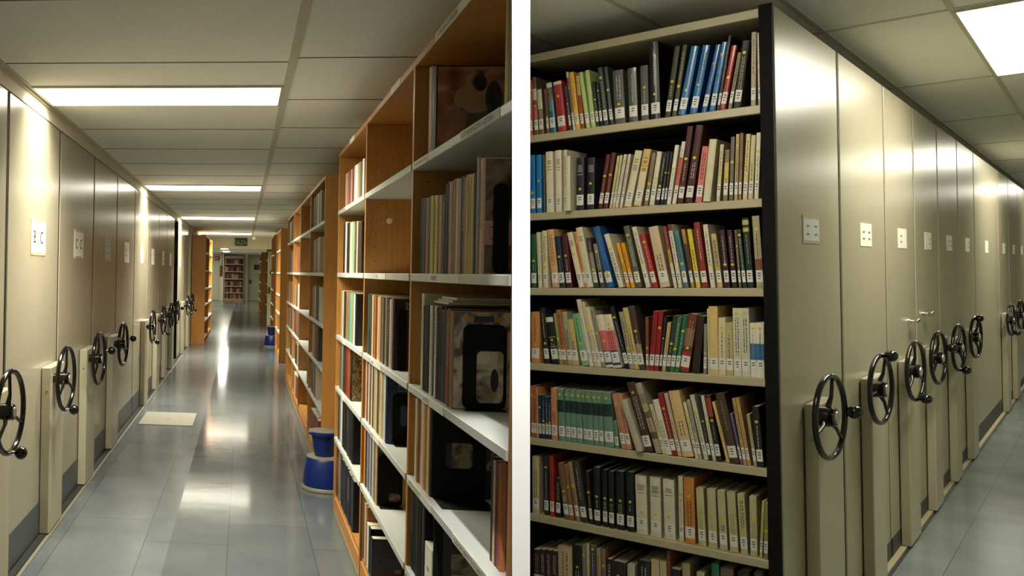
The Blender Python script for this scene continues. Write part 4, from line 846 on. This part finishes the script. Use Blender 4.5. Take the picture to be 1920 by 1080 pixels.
def door(u0, u1, v, top, n, side=1):
    b = MB(); b.cbox(u0, u1, v - .04, v, .005, top, mat('door_paint', 'cdd0b4', rough=.5), .003)
    for a in (u0 - .05, u1): b.box(a, a + .05, v - .06, v, 0, top + .05, M_WALL)
    b.box(u0 - .05, u1 + .05, v - .06, v, top, top + .05, M_WALL)
    d = struct(b.build('door_%d' % n, fr='L')); b = MB(); x = u0 + .1 if side < 0 else u1 - .1
    b.lathe([(.02, 0), (.02, .03)], M_BLACK, (0, 0, 0), 12, 'x'); b.box(-.1, .02, -.1, -.07, .98, 1.02, M_BLACK); b.box(-.02, .02, -.075, -.042, .9, 1.1, M_BLACK)
    h = b.build('door_handle', d); h.location = (x, v, 0); h.matrix_parent_inverse = Matrix.Identity(4)
    return d
door(-2.1, -1.3, 45.0, 2.15, 1, -1); door(.27, .97, 45.0, 2.18, 2, -1)
def board(name, label, cat, c, w, h, d, mt, facing_text=None, tm=None, th=.1, group=None, border=None):
    """flat sign facing the viewer"""
    t = thing(name, label, cat, 'L', c, group); b = MB(); b.cbox(-w / 2, w / 2, 0, d, -h / 2, h / 2, mt, .003); b.build('board', t)
    if border: b = MB(); b.box(-w / 2 + .01, w / 2 - .01, -.003, -.0005, -h / 2 + .012, h / 2 - .012, border); b.build('border', t)
    if facing_text:
        b = MB(); tw = glyphs(facing_text)[2] * th / .69; k = min(1, w * .9 / tw); b.text(facing_text, (-tw * k / 2, -.0045 if border else -.0015, -th * .5), (1, 0, 0), (0, 0, 1), th * k, tm); b.build('lettering', t)
    return t
EX = board('exit_sign', 'green exit sign lettered SALIDA on the header at the end of the aisle', 'exit sign', (-.087, VF - .062, 2.303), .325, .2, .058, hexmat('123018', rough=.8))
b = MB(); vs, fs, wv = glyphs('SALIDA'); sx = .30 / wv; sz = .135 / .69
b.add([(-.15 + x * sx, -.004, -.07 + y * sz) for x, y in vs], fs, mat('exit_letters', '9fb594', rough=.7)); b.build('lettering', EX)
board('door_sign', 'small dark blue square sign on the far door', 'sign', (.66, 44.93, 1.76), .26, .26, .02, hexmat('141a2c'), '1', M_TW, .14)
board('fire_sign', 'red fire equipment sign with white arrow high in the far hall', 'sign', (-1.42, 44.8, 2.2), .2, .22, .03, hexmat('a82820'), None)
bb = MB(); bb.add([(-.06, -.002, -.03), (.0, -.002, -.03), (.0, -.002, -.07), (.07, -.002, 0), (.0, -.002, .07), (.0, -.002, .03), (-.06, -.002, .03)], [tuple(range(7))], M_TW)
for o in COL.objects:
    if o.name.startswith('fire_sign'): bb.build('arrow', o); break
board('notice_sheet', 'white notice sheet on the pale door of the far hall', 'notice', (-1.7, 44.94, 1.6), .3, .38, .006, M_PAPER)
board('wall_switch', 'small grey switch plate beside the far right-hand door'.replace('right-hand ', ''), 'switch', (.36, 44.93, 1.0), .16, .2, .03, hexmat('8a8870'))
t = thing('fire_hose_post', 'dark red vertical pipe and box hanging from the ceiling of the far hall', 'fire pipe', 'L', (-1.1, 42.2, 1.25))
b = MB(); b.cbox(-.075, .075, -.06, .06, 0.0, .55, hexmat('7a2018'), .01); b.build('box', t); b = MB(); b.tube((0.02, 0, .55), (.02, 0, 1.17), .022, .022, hexmat('6a1c16')); b.build('pipe', t, smooth=True)
for k, (u, v) in enumerate(((-.78, 34.0), (-.79, 38.5), (-2.6, 29), (-2.6, 34), (-2.6, 38.5), (-2.2, 42.5))):  # last four are added out of view to brighten the hall
    t = thing('ceiling_light', ('small round ceiling light in the far hall, %s from the exit sign' if k < 2 else 'added round ceiling light out of sight around the corner of the far hall, %s inward') % ORD[k + 1 if k < 2 else k - 1], 'ceiling light', 'L', (u, v, 2.42), 'round lights of the far hall')
    b = MB(); b.lathe([(.13, -.03), (.14, -.02)], emis('hall_glow', LAMP, HALL_PANEL), n=32); b.build('diffuser', t); b = MB(); b.lathe([(.15, -.018), (.15, 0)], M_TBAR, n=32); b.build('light_frame', t)
t = thing('smoke_detector', 'small white detector on the ceiling bar near the exit sign', 'detector', 'L', (.25, 22.0, WL - .006)); b = MB(); b.lathe([(.03, -.09), (.05, -.07), (.05, -.03), (.02, -.028), (.02, 0)], M_PAPER, n=20); b.build('detector_body', t, smooth=True)
# brown bookcase against the far wall, six shelves of bound volumes
FB = 44.2; fx0, fx1 = -1.0, .0
t = thing('bookcase', 'grey bookcase of brown bound volumes against the far wall', 'bookcase', 'L', (fx0, FB, 0)); W = fx1 - fx0; FZ = [1.9, 1.52, 1.14, .76, .42, .11]
for x in (0, W - .03): b = MB(); b.box(x, x + .03, 0, .3, 0, 2.32, mat('far_case', 'a09484', rough=.5)); b.build('upright', t)
b = MB(); b.box(.031, W - .031, .28, .3, .02, 2.16, hexmat('6a3020')); b.build('back_panel', t); b = MB(); b.box(.031, W - .031, 0, .3, 2.17, 2.32, mat('far_case', 'a09484')); b.build('top_panel', t)
for z in FZ: b = MB(); b.box(.031, W - .031, -.01, .279, z - .03, z, M_WHITE); b.build('shelf', t)
b = MB(); b.box(.031, W - .031, .01, .279, .0, .068, M_WOOD); b.build('plinth', t)
for s, z in enumerate(FZ):
    x = .05; k = 0
    while x < W - .1:
        w = rl.uniform(.055, .1); hx = rl.choice(['6a3020', '5a2618', 'a89468', '7a4028', '9a8058', '4a1e14', '8a7048', '6a2a1c']); h = rl.uniform(.2, .26)
        if rl.random() < .9:
            b = MB(); b.cbox(0, w - .003, 0, .2, 0, h, M_CLOTH, .004); o = b.build('bound_volume', fr='L', loc=(fx0 + x, FB + .02, z + .0006)); o.color = lin(hx); k += 1
            tag(o, '%s bound volume, %s along the %s of the far wall bookcase' % (colour_word(hx), ordinal(k), SHN[s]), 'book', 'bound volumes in the far wall bookcase')
        x += w
# door leaf with a round window, standing open beyond the fourth bookcase
t = thing('hall_door', 'pale door leaf with a round dark window beyond the orange bookcases', 'door', 'L', (.665, 24.2, 0))
b = MB(); b.cbox(0, .28, 0, .04, .005, 2.1, mat('door_paint', 'cdd0b4', rough=.5), .003); b.build('door_leaf', t)
b = MB(); b.torus(.1, .018, M_WHITE); r = b.build('window_ring', t, smooth=True); r.rotation_euler = (0, 0, PI / 2); r.location = (.15, -.004, 1.5)
b = MB(); b.lathe([(.095, -.003), (.095, .003)], M_BLACK, n=28, axis='x'); r = b.build('window_pane', t); r.rotation_euler = (0, 0, PI / 2); r.location = (.15, -.004, 1.5)
b = MB(); b.box(.03, .06, -.05, -.001, .9, 1.1, M_BLACK); b.box(.03, .13, -.06, -.04, 1.0, 1.03, M_BLACK); b.build('door_handle', t)
